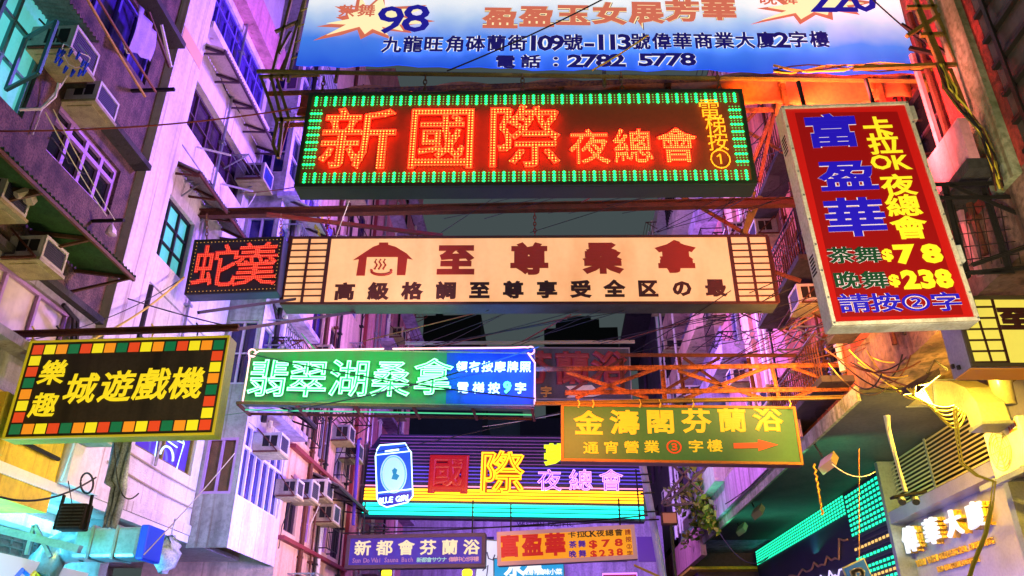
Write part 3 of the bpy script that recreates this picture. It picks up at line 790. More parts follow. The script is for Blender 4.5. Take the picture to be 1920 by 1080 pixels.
VI = E('violet_neon', 'd890ff', 2.2)
for ch, x in (('夜', 1030), ('總', 1089), ('會', 1146)):
    s.text(ch, (x, 901), (x, 901), 38, mat('violet_letter', '6a20c0', .5, emit=.6, ecol='7a28e8'), wpx=40, b=.03, y=-.13, flat=.03, name='character'); s.text(ch, (x, 901), (x, 901), 38, VI, wpx=40, mode='outline', b=.016, y=-.18, flat=.02, name='neon_outline')
# the glowing can
CANB = E('can_blue', '1a58d8', .75); CANW = E('can_white_tube', 'c8f4ff', 2.2); CAND = E('can_dark_blue', '1020c0', .7); OV = E('can_oval', 'b0e4ff', .85)
can = [(707, 843), (712, 835), (760, 831), (766, 842), (771, 848), (774, 930), (764, 942), (725, 951), (712, 945), (707, 935), (704, 855)]
s.plate(can, CANB, 'can', -.2, -.26); s.neon(can, CANW, .022, 'can_outline', -.28, True)
s.plate([(709, 929), (772, 922), (772, 934), (764, 941), (726, 949), (713, 943)], CAND, 'can_band', -.262, -.268)
s.plate([(738 + 25 * math.cos(a), 889 + 36 * math.sin(a)) for a in [2 * math.pi * i / 28 for i in range(28)]], OV, 'label_oval', -.262, -.272)
s.plate([(738 + 17 * math.cos(a), 889 + 26 * math.sin(a)) for a in [2 * math.pi * i / 24 for i in range(24)]], E('can_pale_blue', 'a8e4f0', .9), 'label_centre', -.2725, -.276)
s.plate([(734, 898), (737, 889), (735, 882), (740, 877), (745, 881), (743, 888), (749, 892), (744, 900)], E('can_teal', '1a8ab8', .8), 'label_figure', -.277, -.281)
s.neon(ring(738, 889, 1, 0, 360, 1) and [(738 + 22 * math.cos(a), 889 + 33 * math.sin(a)) for a in [2 * math.pi * i / 28 for i in range(29)]], E('can_mid_blue', '4ab0e0', 1), .014, 'oval_ring', -.28)
s.neon([(705, 853), (768, 846)], CANW, .018, 'can_line', -.28); s.neon([(709, 924), (773, 917)], CANW, .02, 'can_line', -.28)
s.neon([(722, 846), (748, 843)], CANW, .03, 'can_line', -.28)
s.text('BLUE GIRL', (714, 939), (766, 933), 11, CANW, wpx=10.5, b=.035, y=-.275, flat=.01)
REAR = s
lamp('amber_neon_light', s.world(0, -1.2, .8), s.world(0, 0, .6), (1, .5, .1), 60, 7, .3)

# ---- purple sauna sign
s = Sign('purple_sign', 'purple and blue sauna sign with cream characters and a line of small print', 'sign', (651, 1003), (911, 999), (909, 1062), (646, 1069), 21.5, .3)
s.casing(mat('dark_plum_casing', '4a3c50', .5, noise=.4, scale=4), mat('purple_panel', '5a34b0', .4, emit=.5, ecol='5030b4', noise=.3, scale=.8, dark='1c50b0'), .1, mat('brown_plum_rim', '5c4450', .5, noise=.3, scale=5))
s.text('新都會芬蘭浴', (680, 1028), (884, 1026), 27, mat('cream_letter', 'f4e4b0', .5, emit=.75, ecol='f4e0b0'), wpx=28, b=.028, y=-.008, flat=.01)
sm = 'Sun Do Wui Sauna Bath'; s.text(sm, (663, 1051), (772, 1049), 9, mat('mauve_letter', 'b080b8', .5, emit=.5, ecol='b880b8'), wpx=8, b=.02, y=-.008, flat=.006, cx=mixed(sm))
s.text('新都會サウナ', (786, 1050), (833, 1049), 9, mat('mint_letter', 'a8e0d0', .5, emit=.6, ecol='a8e0d0'), b=.02, y=-.008, flat=.006)
s.text('偉華中心⑪字樓', (846, 1049), (893, 1048), 9, mat('rose_letter', 'e0a0b0', .5, emit=.6, ecol='e0a0b0'), b=.02, y=-.008, flat=.006)
PUR = s

# ---- orange price sign
s = Sign('orange_price_sign', 'orange sign with red characters, two prices and a pale pink frame', 'sign', (931, 993), (1190, 988), (1196, 1051), (933, 1058), 20.5, .3)
s.casing(mat('pink_grey_casing', 'b09090', .5, noise=.3, scale=4), mat('orange_panel', 'f09a18', .4, emit=.8, ecol='f49c14'), .1, mat('pink_frame', 'f0a8a0', .5, emit=.35, ecol='f0a8a0'))
RED = mat('red_vinyl', 'd01c10', .5, emit=.55, ecol='dc2010'); BLK = mat('black_vinyl', '180c10', .6); PURV = mat('purple_vinyl', '4a10a0', .5, emit=.4, ecol='5010b0'); MAR = mat('maroon_vinyl', '8a1418', .5, emit=.3, ecol='a01418')
s.text('富盈華', (955, 1024), (1041, 1021), 42, RED, wpx=36, b=.045, y=-.008, flat=.01, name='character')
st = '卡拉OK夜總會'; s.text(st, (1072, 1002), (1160, 998), 13, BLK, wpx=14, b=.02, y=-.008, flat=.008, cx=mixed(st))
s.text('茶舞', (1074, 1021), (1091, 1020), 13, PURV, b=.035, y=-.008, flat=.008); s.text('晚舞', (1074, 1039), (1092, 1038), 13, PURV, b=.035, y=-.008, flat=.008)
s.text('$78', (1112, 1020), (1160, 1017), 14, RED, wpx=24, b=.035, y=-.008, flat=.008, cx=[0, .5, 1]); s.text('$238', (1113, 1039), (1162, 1035), 14, RED, wpx=19, b=.035, y=-.008, flat=.008)
s.text('請按②字', (1177, 998), (1181, 1038), 10, MAR, wpx=10, b=.02, y=-.008, flat=.008)
ORS = s

# ---- red karaoke sign
s = Sign('red_price_sign', 'tall red box sign with blue characters, yellow characters and two prices', 'sign', (1464, 197), (1700, 194), (1840, 604), (1558, 609), 8, .24)
GREYC = mat('white_painted_casing', 'e4e8e0', .45, noise=.45, scale=3, bump=.15, dark='8a8468', streak=.45)
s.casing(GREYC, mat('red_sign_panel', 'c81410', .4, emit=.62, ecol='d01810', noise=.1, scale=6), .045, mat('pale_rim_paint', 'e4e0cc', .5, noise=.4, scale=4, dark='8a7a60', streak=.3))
s.plate([(1490, 212), (1682, 210), (1806, 590), (1577, 594)], mat('deep_red_panel', 'a01010', .4, emit=.5, ecol='a40c0c'), 'inner_panel', .002, -.004)
BL = mat('blue_vinyl', '2410b8', .5, emit=.6, ecol='2410c8'); YL = mat('lemon_vinyl', 'f8e020', .5, emit=.82, ecol='fce424'); WH = mat('white_vinyl', 'f0d8d8', .5, emit=.8, ecol='f0dcd8'); DG = mat('bottle_green_vinyl', '0c4028', .5)
def two(chars, p0, p1, q, a, bm, wpx=None, b=.035, ob=.02, **k):
    s.text(chars, p0, p1, q, bm, wpx=wpx, b=b + ob, y=-.007, flat=.003, name='lettering_outline', **k); s.text(chars, p0, p1, q, a, wpx=wpx, b=b, y=-.013, flat=.003, name='lettering', **k)
for ch, c, wd, hh in (('富', (1560, 246), 96, 60), ('盈', (1589, 330), 100, 57), ('華', (1604, 408), 106, 70)): two(ch, c, c, hh, BL, WH, wpx=wd, b=.032, ob=.014, shear=.05)
for ch, c, wd, hh in (('卡', (1647, 241), 52, 42), ('拉', (1658, 270), 56, 38), ('夜', (1684, 347), 58, 38), ('總', (1694, 386), 60, 40), ('會', (1706, 427), 62, 42)): s.text(ch, c, c, hh, YL, wpx=wd, b=.026, y=-.013, flat=.003, name='character')
s.text('OK', (1652, 304), (1690, 304), 27, YL, wpx=30, b=.03, y=-.013, flat=.003)
two('茶舞', (1577, 479), (1627, 478), 30, DG, WH, wpx=46, b=.026, ob=.022); two('晚舞', (1589, 526), (1640, 525), 32, DG, WH, wpx=46, b=.026, ob=.022)
s.text('$', (1664, 477), (1664, 477), 21, YL, wpx=26, b=.05, y=-.013, flat=.003); s.text('78', (1697, 476), (1747, 475), 36, YL, wpx=50, b=.06, y=-.013, flat=.003)
s.text('$', (1677, 525), (1677, 525), 21, YL, wpx=26, b=.05, y=-.013, flat=.003); s.text('238', (1707, 524), (1770, 522), 36, YL, wpx=42, b=.06, y=-.013, flat=.003)
two('請按②字', (1602, 569), (1775, 566), 34, BL, WH, wpx=54, b=.022, ob=.02)
w, h, d = s.w / 2, s.h, s.d
for zc in (.7, h - .65):
    v = LB()
    for i in range(6): v.box(-w - .004, -w + .001, .06, .19, zc + i * .045, zc + i * .045 + .022)
    v.build('side_vent', ACV, s.root)
v = LB()
for x in (-w * .55, w * .55): v.tube([(x, d / 2, h), (x, d / 2, h + .5)], .03)
v.build('hanger', BLACKST, s.root)
for zz in [h * k / 9 for k in range(10)]:
    for sg in (-1, 1):
        v = LB(); x = sg * (w - .022); zc = min(max(zz, .03), h - .03); v.tube([(x, -.02, zc), (x, -.03, zc)], .012, 6); v.build('screw', STEEL, s.root)
for z in (h * .25, h * .92):
    v = LB(); v.box(w, w + .1, .04, .18, z, z + .22); v.build('terminal_box', GREYC, s.root, .01)
RED_S = s

# ---- right yellow sauna sign
s = Sign('yellow_sauna_sign', 'yellow backlit sign with a black lattice end, cut off by the right edge', 'sign', (1786, 556), (1935, 554), (1978, 686), (1822, 690), 8.9, .45)
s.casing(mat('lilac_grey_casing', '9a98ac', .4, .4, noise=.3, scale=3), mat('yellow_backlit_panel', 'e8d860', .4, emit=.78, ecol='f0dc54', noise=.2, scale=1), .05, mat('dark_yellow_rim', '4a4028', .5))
mb = LB()
def line2(a, b, wd):
    (ax, az), (bx, bz) = s.uv(*a), s.uv(*b); mb.bar((ax, -.005, az), (bx, -.005, bz), wd, .02)
line2((1822, 556), (1862, 688), .02); line2((1858, 556), (1893, 688), .028)
for i in range(1, 7): y = 556 + 132 * i / 6.4; line2((1786 + (y - 556) * .27, y), (1858 + (y - 556) * .265, y - 1), .02)
mb.build('lattice', DKBR, s.root)
s.text('至', (1905, 598), (1905, 598), 44, DKBR, wpx=62, b=.07, y=-.006, flat=.01, name='character')
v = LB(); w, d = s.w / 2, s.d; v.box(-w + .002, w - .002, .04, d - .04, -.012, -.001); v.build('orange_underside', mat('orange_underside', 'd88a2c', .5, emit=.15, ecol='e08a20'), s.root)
for zc in (.06, .12):
    v = LB(); v.box(-w - .03, -w - .001, .1 + zc * 2, .14 + zc * 2, zc, zc + .05); v.build('clamp', BLACKST, s.root)
YSG = s

# ---- low signs at the bottom of the picture
s = Sign('blue_noodle_sign', 'bright blue backlit food sign with white characters at the bottom', 'sign', (925, 1046), (1058, 1045), (1060, 1110), (925, 1110), 23, .2)
s.casing(STEEL, mat('sky_blue_panel', '2a9ad8', .4, emit=.85, ecol='30a4e0'), .03)
LW = mat('lit_white_letter', 'ffffff', .5, emit=1.0, ecol='ffffff')
s.text('四川風味小菜', (991, 1073), (1048, 1072), 11, LW, wpx=11, b=.03, y=-.008, flat=.008); s.text('水煮', (965, 1066), (1000, 1058), 34, LW, wpx=36, b=.05, y=-.006, flat=.006)
s = Sign('white_lightbox', 'white lightbox with grey brush marks left of the orange price sign', 'sign', (905, 1012), (931, 1011), (933, 1112), (880, 1112), 23.6, .2)
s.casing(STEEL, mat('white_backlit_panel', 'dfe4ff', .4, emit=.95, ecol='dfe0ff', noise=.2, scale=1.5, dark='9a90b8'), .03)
s.neon([(913, 1035), (916, 1047), (924, 1050), (928, 1040)], mat('grey_ink', '6a70a0', .6), .02, 'brush_mark', -.01); s.neon([(905, 1070), (915, 1060), (912, 1085)], mat('grey_ink', '6a70a0', .6), .02, 'brush_mark', -.01)
s = Sign('purple_tube_sign', 'small sign edged in violet tubes at the bottom right of the orange price sign', 'sign', (1128, 1074), (1196, 1073), (1198, 1110), (1128, 1110), 26, .2)
s.casing(STEEL, mat('crimson_panel', '90103c', .4, emit=.5, ecol='c01850'), .03)
s.neon([(1130, 1100), (1130, 1076), (1194, 1075), (1196, 1100)], E('violet_tube', 'c878ff', 2), .03, 'neon_tube', -.06)

# ================================================================== LEFT SIDE OF THE STREET
LB6 = Frame('L', -6.2)
# ---- dark mosaic building, nearest on the left
b = thing('mosaic_building', 'dark brown mosaic building nearest on the left with lilac and cyan windows', 'building', (-7, 7, 0))
hW1 = (8.57, 10.3, 8.3, 9.16); hW0 = (6.2, 7.98, 8.37, 10.2); hW2 = (7.6, 10.3, 11.0, 12.1); hWP = (6.6, 10.12, 5.66, 6.46)
m = MB(); wall(m, L7, 3, 10.72, 6.62, 18, [hW1, hW0, hW2]); m.build('upper_wall', MOSAIC, b)
m = MB(); wall(m, L7, 3, 10.72, 4.95, 6.615, [hWP]); m.build('lower_wall', GREY_PL, b)
m = MB(); wall(m, L7, 3, 10.72, 3.7, 4.945); m.build('sign_band_wall', YEL_PL, b)
window(b, L7, hW1, 4, 1, GLASS, PURF, top=.3, t=.07)
w0 = window(b, L7, hW0, 3, 2, GLASSL, mat('teal_window_frame', '4a8a8a', .5), top=.35)
for u in (6.7, 7.55):     # casements swung open into the street
    m = MB(); P = L7.P; q = [P(u, 8.5, .02), P(u - .28, 8.5, .62), P(u - .28, 9.4, .62), P(u, 9.4, .02)]
    for i in range(4): m.bar(q[i], q[(i + 1) % 4], .045)
    sa = m.build('open_casement', mat('teal_casement', '3f7478', .45, .2), w0)
window(b, L7, hW2, 5, 1, GLASSV, mat('indigo_window_frame', '5a48b0', .5), top=.0)
window(b, L7, hWP, 5, 1, GLASSW, PURF, top=.0)
m = MB(); m.fbox(L7, 8.35, 10.66, 9.42, 9.52, -.02, .28); m.build('ledge', DARKC, b)
m = MB(); m.fbox(L7, 7.2, 10.66, 12.2, 12.32, -.02, .34); m.build('ledge', DARKC, b)
m = MB(); m.fbox(L7, 3, 10.71, 6.56, 6.66, 0, .12); m.build('ledge', DARKC, b)
awning(b, L7, 4.2, 9.95, 7.12, 6.97, .92, GREENSH, WOOD, 6)
a = MB(); corrugated(a, L7.P(6.3, 10.0, .02), L7.P(8.15, 10.0, .02), L7.P(8.15, 9.88, .6), L7.P(6.3, 9.88, .6), 22); a.build('awning', TIN, b)
for k in range(2):
    m = MB(); m.tube([L7.P(10.3 - .1 * k, 5.4, .05), L7.P(10.3 - .1 * k, 6.0, .06), L7.P(10.1 - .1 * k, 6.35, .1), L7.P(9.7, 6.42, .1)], .035); m.build('drain_pipe', BLACKST, b)
ac_unit(L7, 8.02, 9.38, 'window air conditioner with blue pegs hanging under it beside the cyan windows', w=.6, h=.42, d=.52)
ac_unit(L7, 8.85, 9.2, 'dusty window air conditioner over the lilac window on the dark mosaic wall', w=.54, h=.36, d=.46, bracket=False)
ac_unit(L7, 7.72, 6.76, 'window air conditioner under the green awning at the left edge, stuffed with rags', w=.48, h=.34, d=.5)
ac_unit(L7, 8.72, 6.5, 'window air conditioner with green lit tray above the milky window panels', w=.5, h=.34, d=.46, tray=True)
tag((lambda m: m.build('rag_bundle', mat('pale_rags', 'b8a890', .9, noise=.5, scale=12), None))(MB().tube([L7.P(7.58, 6.86, .62), L7.P(7.66, 6.96, .68), L7.P(7.76, 6.9, .68), L7.P(7.85, 6.98, .62)], [.05, .09, .08, .04], 7)), 'bundle of pale rags in the grille of the leftmost air conditioner', 'rags')
# blue clothes pegs on a hanger
t = thing('peg_hanger', 'ring of blue clothes pegs hanging below the topmost left air conditioner', 'peg hanger', L7.P(7.7, 9.05, .7))
m = MB(); m.tube([L7.P(7.7 + .2 * math.cos(x), 9.2 + .06 * math.sin(2 * x), .68 + .16 * math.sin(x)) for x in [2 * math.pi * i / 12 for i in range(13)]], .008, 4)
m.tube([L7.P(7.7, 9.2, .86), L7.P(7.7, 9.42, .66)], .006, 4); m.build('hanger', CABLEW, t)
PEG = mat('blue_plastic', '1e50d0', .4)
for i in range(12):
    x = 2 * math.pi * i / 12; p = L7.P(7.7 + .2 * math.cos(x), 9.14 + random.uniform(-.06, .04), .68 + .16 * math.sin(x)); m = MB()
    m.bar(p, p - Vector((.015, .02, .11)), .028); m.bar(p - Vector((0, .03, 0)), p - Vector((-.01, .05, .1)), .022); m.build('peg', PEG, t)
tag(MB().tube([L7.P(7.98, 8.98, .35), L7.P(8.05, 8.8, .3), L7.P(8.0, 8.55, .2), L7.P(7.85, 8.42, .03)], .022).build('drain_hose', CABLEW), 'cream drain hose curling below the air conditioner with blue pegs', 'hose')
# bamboo drying poles and laundry
for dz, mm, lb in ((0, BAMBOO, 'yellow bamboo drying pole outside the upper violet window'), (.1, mat('reddish_bamboo', '8a5028', .6, noise=.4, scale=8), 'reddish drying pole just above the yellow bamboo pole')):
    p, q = (onX((160, -8), -6.4), onX((272, 181), -6.4)) if dz == 0 else (onX((180, -8), -6.38), onX((292, 172), -6.38))
    tag(MB().tube([p, p.lerp(q, .5) - Vector((0, 0, .02)), q], .022).build('drying_pole', mm), lb, 'drying pole', 'drying poles')
tag(MB().bar(L7.P(10.0, 10.62, -.02), L7.P(10.0, 10.62, .75), .05).build('pole_rack', BLACKST), 'black iron arm carrying the two drying poles', 'rack')
m = MB(); ev = []
for j in range(9):
    for i in range(7):
        u = 9.15 + .62 * i / 6; ev.append(L7.P(u + .05 * j / 8, 11.72 - .95 * j / 8 * (1 - .35 * (i / 6)), .3 + .04 * math.sin(i * 2.1 + j * .4)))
m.add(ev, [(j * 7 + i, j * 7 + i + 1, j * 7 + i + 8, j * 7 + i + 7) for j in range(8) for i in range(6)])
cl = m.build('hanging_cloth', mat('lilac_striped_cloth', 'b8a4d8', .9, noise=.3, scale=5), smooth=True); so_ = cl.modifiers.new('thick', 'SOLIDIFY'); so_.thickness = .01
tag(cl, 'pale striped cloth hung to dry in the upper violet window', 'cloth')
for i in range(2): tag(MB().bar(L7.P(9.55 + .28 * i, 11.98 - .02 * i, .22 + .1 * i), L7.P(10.4 + .05 * i, 11.5 + .05 * i, .3), .04).build('tube_rail', WHITEP if i else WOOD), ('white tube slanting at the corner of the upper violet window', 'brown board leaning beside the hanging cloth')[1 - i], 'rail')
tag(MB().tube([L7.P(9.95, 7.98, 0), L7.P(9.95, 7.98, .5)], .03).build('iron_peg', BLACKST), 'short black iron peg below the lilac window', 'bracket')
m = MB(); p = L7.P(9.98, 7.96, .32)
m.tube([p, p - Vector((0, .02, .06)), p - Vector((0, .0, .13)), p - Vector((0, -.02, .2)), p - Vector((0, 0, .23))], [.012, .03, .075, .085, .03], 8)
tag(m.build('plastic_bag', mat('white_plastic_bag', 'e8dce0', .4, noise=.3, scale=8, dark='c83030')), 'white and red plastic bag hung from the black iron peg', 'bag')

# ---- white plaster building with the pillar
b = thing('white_building', 'white plaster building with a square pillar, dark windows and awnings left of the LED sign', 'building', (-7, 13, 0))
hD = (11.75, 14.85, 11.42, 12.55); hC = (11.68, 13.0, 8.5, 9.78); hB = (11.7, 15.0, 13.95, 15.3); hN = (12.6, 14.86, 5.18, 5.95)
m = MB(); wall(m, L7, 11.62, 15.19, 4.12, 21, [hD, hC, hB, hN]); m.build('wall', WHITE_PL, b)
m = MB(); m.fbox(L7, 10.73, 11.615, 4.12, 21, -1.5, .16); m.build('pillar', WHITE_PL, b)
m = MB(); m.fbox(L7, 10.75, 11.6, 12.55, 12.9, .161, .17); m.build('ochre_patch', mat('ochre_stain', 'd8b078', .8), b)
window(b, L7, hD, 5, 2, mat('dark_plum_glass', '3a2840', .2, noise=.5, scale=1, dark='1a1018'), DARKF, .2)
window(b, L7, hC, 3, 3, GLASSL, BLACKST, .14)
window(b, L7, hB, 7, 1, GLASSV, mat('indigo_window_frame', '5a48b0', .5), top=.3)
window(b, L7, hN, 2, 1, mat('purple_neon_lit_glass', '5a38d0', .15, emit=.45, ecol='6a48e8'), OLIVEST)
# reflection of the neon can in that window, modelled as glowing tubes before the pane
nb_ = E('pale_reflection_glow', 'c0e8ff', 1.8)
q = lambda u, z: L7.P(u, z, -.06)
t = thing('can_reflection', 'outline of a drinks can in pale blue neon in the window below the game sign', 'neon sign', q(14, 5.2))
for pts in ([(13.45, 5.2), (13.4, 5.75), (13.55, 5.86), (14.3, 5.84), (14.45, 5.72), (14.35, 5.2)], [(13.42, 5.74), (13.9, 5.68), (14.44, 5.72)], [(13.6, 5.6), (14.2, 5.58)]):
    m = MB(); m.tube([q(*p) for p in pts], .014, 5); m.build('neon_tube', nb_, t)  # tubes give the mirrored outline, no neon hangs here
m = MB(); m.tube([q(13.88 + .26 * math.cos(x), 5.3 + .2 * math.sin(x)) for x in [math.pi * i / 10 for i in range(11)]], .02, 5); m.build('neon_tube', nb_, t)
awning(b, L7, 11.62, 15.15, 13.35, 13.1, .6, TINC, DARKF, 5)
awning(b, L7, 11.64, 14.2, 10.42, 10.1, .62, TIN, RUST, 4)
m = MB(); m.fbox(L7, 11.62, 15.18, 4.12, 4.3, 0, .05); m.build('lower_cornice', WHITE_PL, b)
m = MB(); m.fbox(L7, 11.62, 15.15, 13.72, 13.9, 0, .22); m.build('ledge', WHITE_PL, b)
m = MB(); m.fbox(L7, 11.62, 15.15, 15.5, 16.4, 0, .3); m.build('balcony_band', PINK_PL, b)
for i, zz in enumerate((4.62, 4.95)):
    m = MB(); m.tube(catenary(L7.P(11.7, zz + .1, .03), L7.P(15.1, zz, .03), .03), .018, 5); m.build('wall_conduit', mat('painted_conduit', 'a89a80', .6), b)
ac_unit(L7, 14.75, 11.9, 'pale air conditioner at the far end of the dark plum window', w=.6, h=.45, d=.55, grille=mat('blue_grille', '2a48a8', .5))
# soffit of the arcade and the shop below, washed by cyan tubes
b = thing('cyan_arcade', 'arcade soffit and shop front lit cyan at the lower left corner', 'arcade', (-8.6, 11, 0))
m = MB(); m.box(-10.5, -7.02, 3, 19, 4.02, 4.11); m.build('soffit', WHITE_PL, b)
m = MB(); m.box(-10.6, -10.4, 3, 19, .13, 4.01); m.build('back_wall', WHITE_PL, b)
m = MB(); m.box(-9.6, -7.3, 12.9, 13.15, .13, 4.015); m.build('partition_wall', wall_mat('blue_grey_plaster', '8aa4a8', .3, .2), b)
m = MB(); m.box(-10.39, -8.0, 3, 12.85, 3.72, 4.012); m.build('dropped_ceiling', WHITE_PL, b)
m = MB(); m.box(-8.3, -8.2, 6, 12.6, 3.05, 3.3); m.build('pelmet', WHITEP, b)
m = MB()
for i in range(22): m.box(-8.27, -8.255, 6 + .3 * i, 6.02 + .3 * i, 3.31, 3.71)
for k in range(4): m.box(-8.254, -8.24, 6, 12.6, 3.34 + .1 * k, 3.355 + .1 * k)
m.box(-8.32, -8.3, 6, 12.6, 3.305, 3.715); m.build('shutter_grille', mat('grey_green_shutter', '6a7468', .5, .3, noise=.5, scale=5), b)
m = MB(); m.fbox(L7, 3, 15.18, 3.98, 4.115, -.1, .03); m.build('rim_beam', WHITEP, b)
m = MB()
for k in range(6): m.box(-8.9 + .12 * k, -8.88 + .12 * k, 12.86, 12.9, .3, 4.0)
m.build('cable_tray', STEEL, b)
m = MB()
for u in (9.2, 11.2): m.tube([(-7.55, u, 3.98), (-7.55, u + 1.5, 3.98)], .025)
m.build('fluorescent_tube', E('cyan_fluorescent', '60f0ff', 3.0), b)
lamp('cyan_fluorescent_light', (-8.4, 10.5, 3.9), (-8.4, 10.5, 0), (.12, .72, 1), 420, 1.2, 5)
lamp('cyan_fluorescent_light', (-7.5, 9.6, 2.0), (-8.2, 12, 4), (.1, .68, 1), 380, 1.2, 1.2)  # second cyan lamp, added low and aimed up to brighten duct and soffit

# ventilation duct with elbow
t = thing('ventilation_duct', 'blue lit sheet metal duct with an elbow and a square blue mouth', 'duct', (-8.2, 12.0, 2.9))
DUCT = mat('duct_metal', '9ac4cc', .35, .6, noise=.3, scale=3, bump=.1)
c0, c1 = onY((140, 1022), 11.6), onY((275, 1022), 11.6); rz = .27
m = MB(); m.box(c0.x + .1, c1.x, 11.35, 11.85, c0.z - rz * .8, c0.z + rz * .8); m.build('straight_section', DUCT, t, .05)
m = MB(); m.tube([(c0.x + .15, 11.6, c0.z), (c0.x - .08, 11.6, c0.z - .01), (c0.x - .25, 11.58, c0.z - .09), (c0.x - .3, 11.5, c0.z - .25), (c0.x - .3, 11.4, c0.z - .5)], .24, 14); m.build('elbow', DUCT, t, smooth=True)
m = MB(); m.box(c1.x, c1.x + .12, 11.33, 11.87, c0.z - .24, c0.z + .24); m.build('mouth', mat('blue_mesh', '1a40c8', .5, emit=.15, ecol='1a40e0'), t, .02)
for k in (.35, .68):
    x = c0.x + (c1.x - c0.x) * k; m = MB(); m.box(x - .02, x + .02, 11.33, 11.87, c0.z - .235, c0.z + .235); m.build('flange', STEEL, t)
c = onY((315, 1035), 12.2); m = MB()
m.tube([c + Vector((0, 0, .24)), c + Vector((.02, 0, .1)), c, c - Vector((.03, 0, .2)), c - Vector((.03, 0, .3))], [.05, .15, .19, .16, .06], 11)
for i_, v_ in enumerate(m.v): m.v[i_] = tuple(Vector(v_) + Vector((.03 * math.sin(i_ * 2.3), .03 * math.cos(i_ * 1.7), .015 * math.sin(i_ * 3.1))))
m.tube([c + Vector((0, 0, .24)), c + Vector((.01, 0, .5))], .012, 5)
tag(m.build('sack', mat('white_blue_sack', 'd8e4ec', .6, noise=.6, scale=4, dark='2060c0'), smooth=True), 'white and blue plastic sack hanging beside the mouth of the duct', 'sack')
# signboard at the corner
c = [onX(p, -7.25) for p in ((-60, 1012), (165, 1082), (165, 1180), (-60, 1130))]
t = thing('shop_signboard', 'white signboard with coloured lettering fragments cut by the lower left corner', 'sign', c[3])
zt = (c[0].z + c[1].z) / 2
m = MB(); m.box(-7.35, -7.25, c[0].y, c[1].y, zt - 1.0, zt); m.build('board', mat('white_shop_board', 'f4f4f4', .5, emit=.35, ecol='e8f6ff'), t, .01)
for i, cc in enumerate(('2060d0', 'e8d820', '30a040', '9a50b0', '8a48a0')):
    y = c[0].y + (c[1].y - c[0].y) * (.38 + .1 * i); m = MB(); m.tube([(-7.24, y, zt - .28), (-7.24, y + .1, zt - .16), (-7.24, y + .24, zt - .2), (-7.24, y + .2, zt - .4)], .04, 5); m.build('colour_mark', mat('paint_' + cc, cc, .5), t)
tag(MB().bar(onY((0, 993), 11), onY((150, 1030), 11), .1).bar(onY((64, 985), 11), onY((50, 1040), 11), .05).bar(onY((66, 985), 11), onY((95, 1045), 11), .05).build('sign_bracket', STEEL), 'blue lit steel bracket behind the white signboard', 'bracket')

# hanging black lamp and the draped cloth under the game sign
c = onY((137, 968), 9.6)
t = thing('hanging_floodlight', 'black square floodlight hung from wires below the game sign', 'floodlight', c)
m = MB(); m.box(c.x - .17, c.x + .17, 9.55, 9.72, c.z - .17, c.z + .15); m.build('housing', BLACKST, t, .02)
m = MB()
for x in (-.2, .2): m.bar(c + Vector((x, 0, -.16)), c + Vector((x * .9, 0, .26)), .03)
m.build('yoke', BLACKST, t)
m = MB()
for i in range(7): m.box(c.x - .15, c.x + .15, 9.535, 9.549, c.z - .14 + i * .04, c.z - .125 + i * .04)
m.build('louvre', DARKC, t)
m = MB(); vs = []; top = onY((232, 822), 9.8); bot = onY((197, 990), 9.8)
for j in range(17):
    v = j / 16; cx = top.x + (bot.x - top.x) * v + (.06 if v > .55 else 0); hw = .15 - (.05 if v > .55 else 0) - .02 * v
    for i in range(9):
        x = (i / 8 - .5) * 2; vs.append((cx + x * hw, 9.8 + .05 * math.sin(i * 2.2 + j * .25), top.z + (bot.z - top.z) * v + .02 * math.sin(i * 3 + j)))
m.add(vs, [(j * 9 + i, j * 9 + i + 1, j * 9 + i + 10, j * 9 + i + 9) for j in range(16) for i in range(8)])
o = m.build('draped_cloth', mat('grey_patterned_cloth', '98a0b4', .85, noise=.7, scale=5, dark='3a3a44'), smooth=True); o.modifiers.new('thick', 'SOLIDIFY').thickness = .012
tag(o, 'long grey cloth strip hanging down from the game sign', 'cloth')

# ---- buildings further along the left
def floors(u0, u1, zs, wd, gap, zh, jit=.0, skip=.1):
    hs = []
    for z in zs:
        u = u0 + gap * .6
        while u + wd < u1 - .1:
            if random.random() > skip: hs.append((round(u, 3), round(u + wd, 3), z, z + zh))
            u += wd + gap
    return hs


b = thing('bay_building', 'lavender white bay building with a wooden window and a row of blue windows', 'building', (-6.2, 16.5, 0))
hF = [(-6.93, -6.3, 4.92, 6.05), (-6.93, -6.28, 7.2, 8.68)] + [(-6.93, -6.28, z, z + 1.35) for z in (10, 12.6, 15.2)]
m = MB(); wall(m, F15, -7.0, -6.2, 3.9, 20, hF, deep=0); m.build('end_wall', GREY_PL, b)
window(b, F15, hF[0], 2, 1, WOOD, PURF, .06)
for h_ in hF[1:]: window(b, F15, h_, 2, 2, GLASSB, ALU, .1)
hL = [(15.32, 17.8, 4.9, 6.42), (15.4, 17.7, 7.6, 8.7), (15.4, 17.7, 10.1, 11.4), (15.4, 17.7, 12.7, 14.0), (15.4, 17.7, 15.3, 16.6)]
m = MB(); wall(m, LB6, 15.215, 18.0, 3.9, 20, hL, deep=0); m.build('street_wall', wall_mat('lavender_white_plaster', 'd4cce0', .2, .25), b)
window(b, LB6, hL[0], 6, 1, GLASSB, mat('white_lilac_frame', 'cfc4e8', .5), .1, top=.32)
for h_ in hL[1:]: window(b, LB6, h_, 4, 2, GLASSV, mat('white_lilac_frame', 'cfc4e8', .5), .1)
for z in (6.75, 9.3, 11.85, 14.4): m = MB(); m.fbox(LB6, 15.1, 18.05, z, z + .12, -.1, .4); m.build('floor_slab', LAV_PL, b)
awning(b, LB6, 15.6, 18.0, 7.5, 7.1, .6, TIN, BLACKST, 3); awning(b, LB6, 15.3, 17.9, 12.0, 11.6, .8, TINC, DARKF, 3)
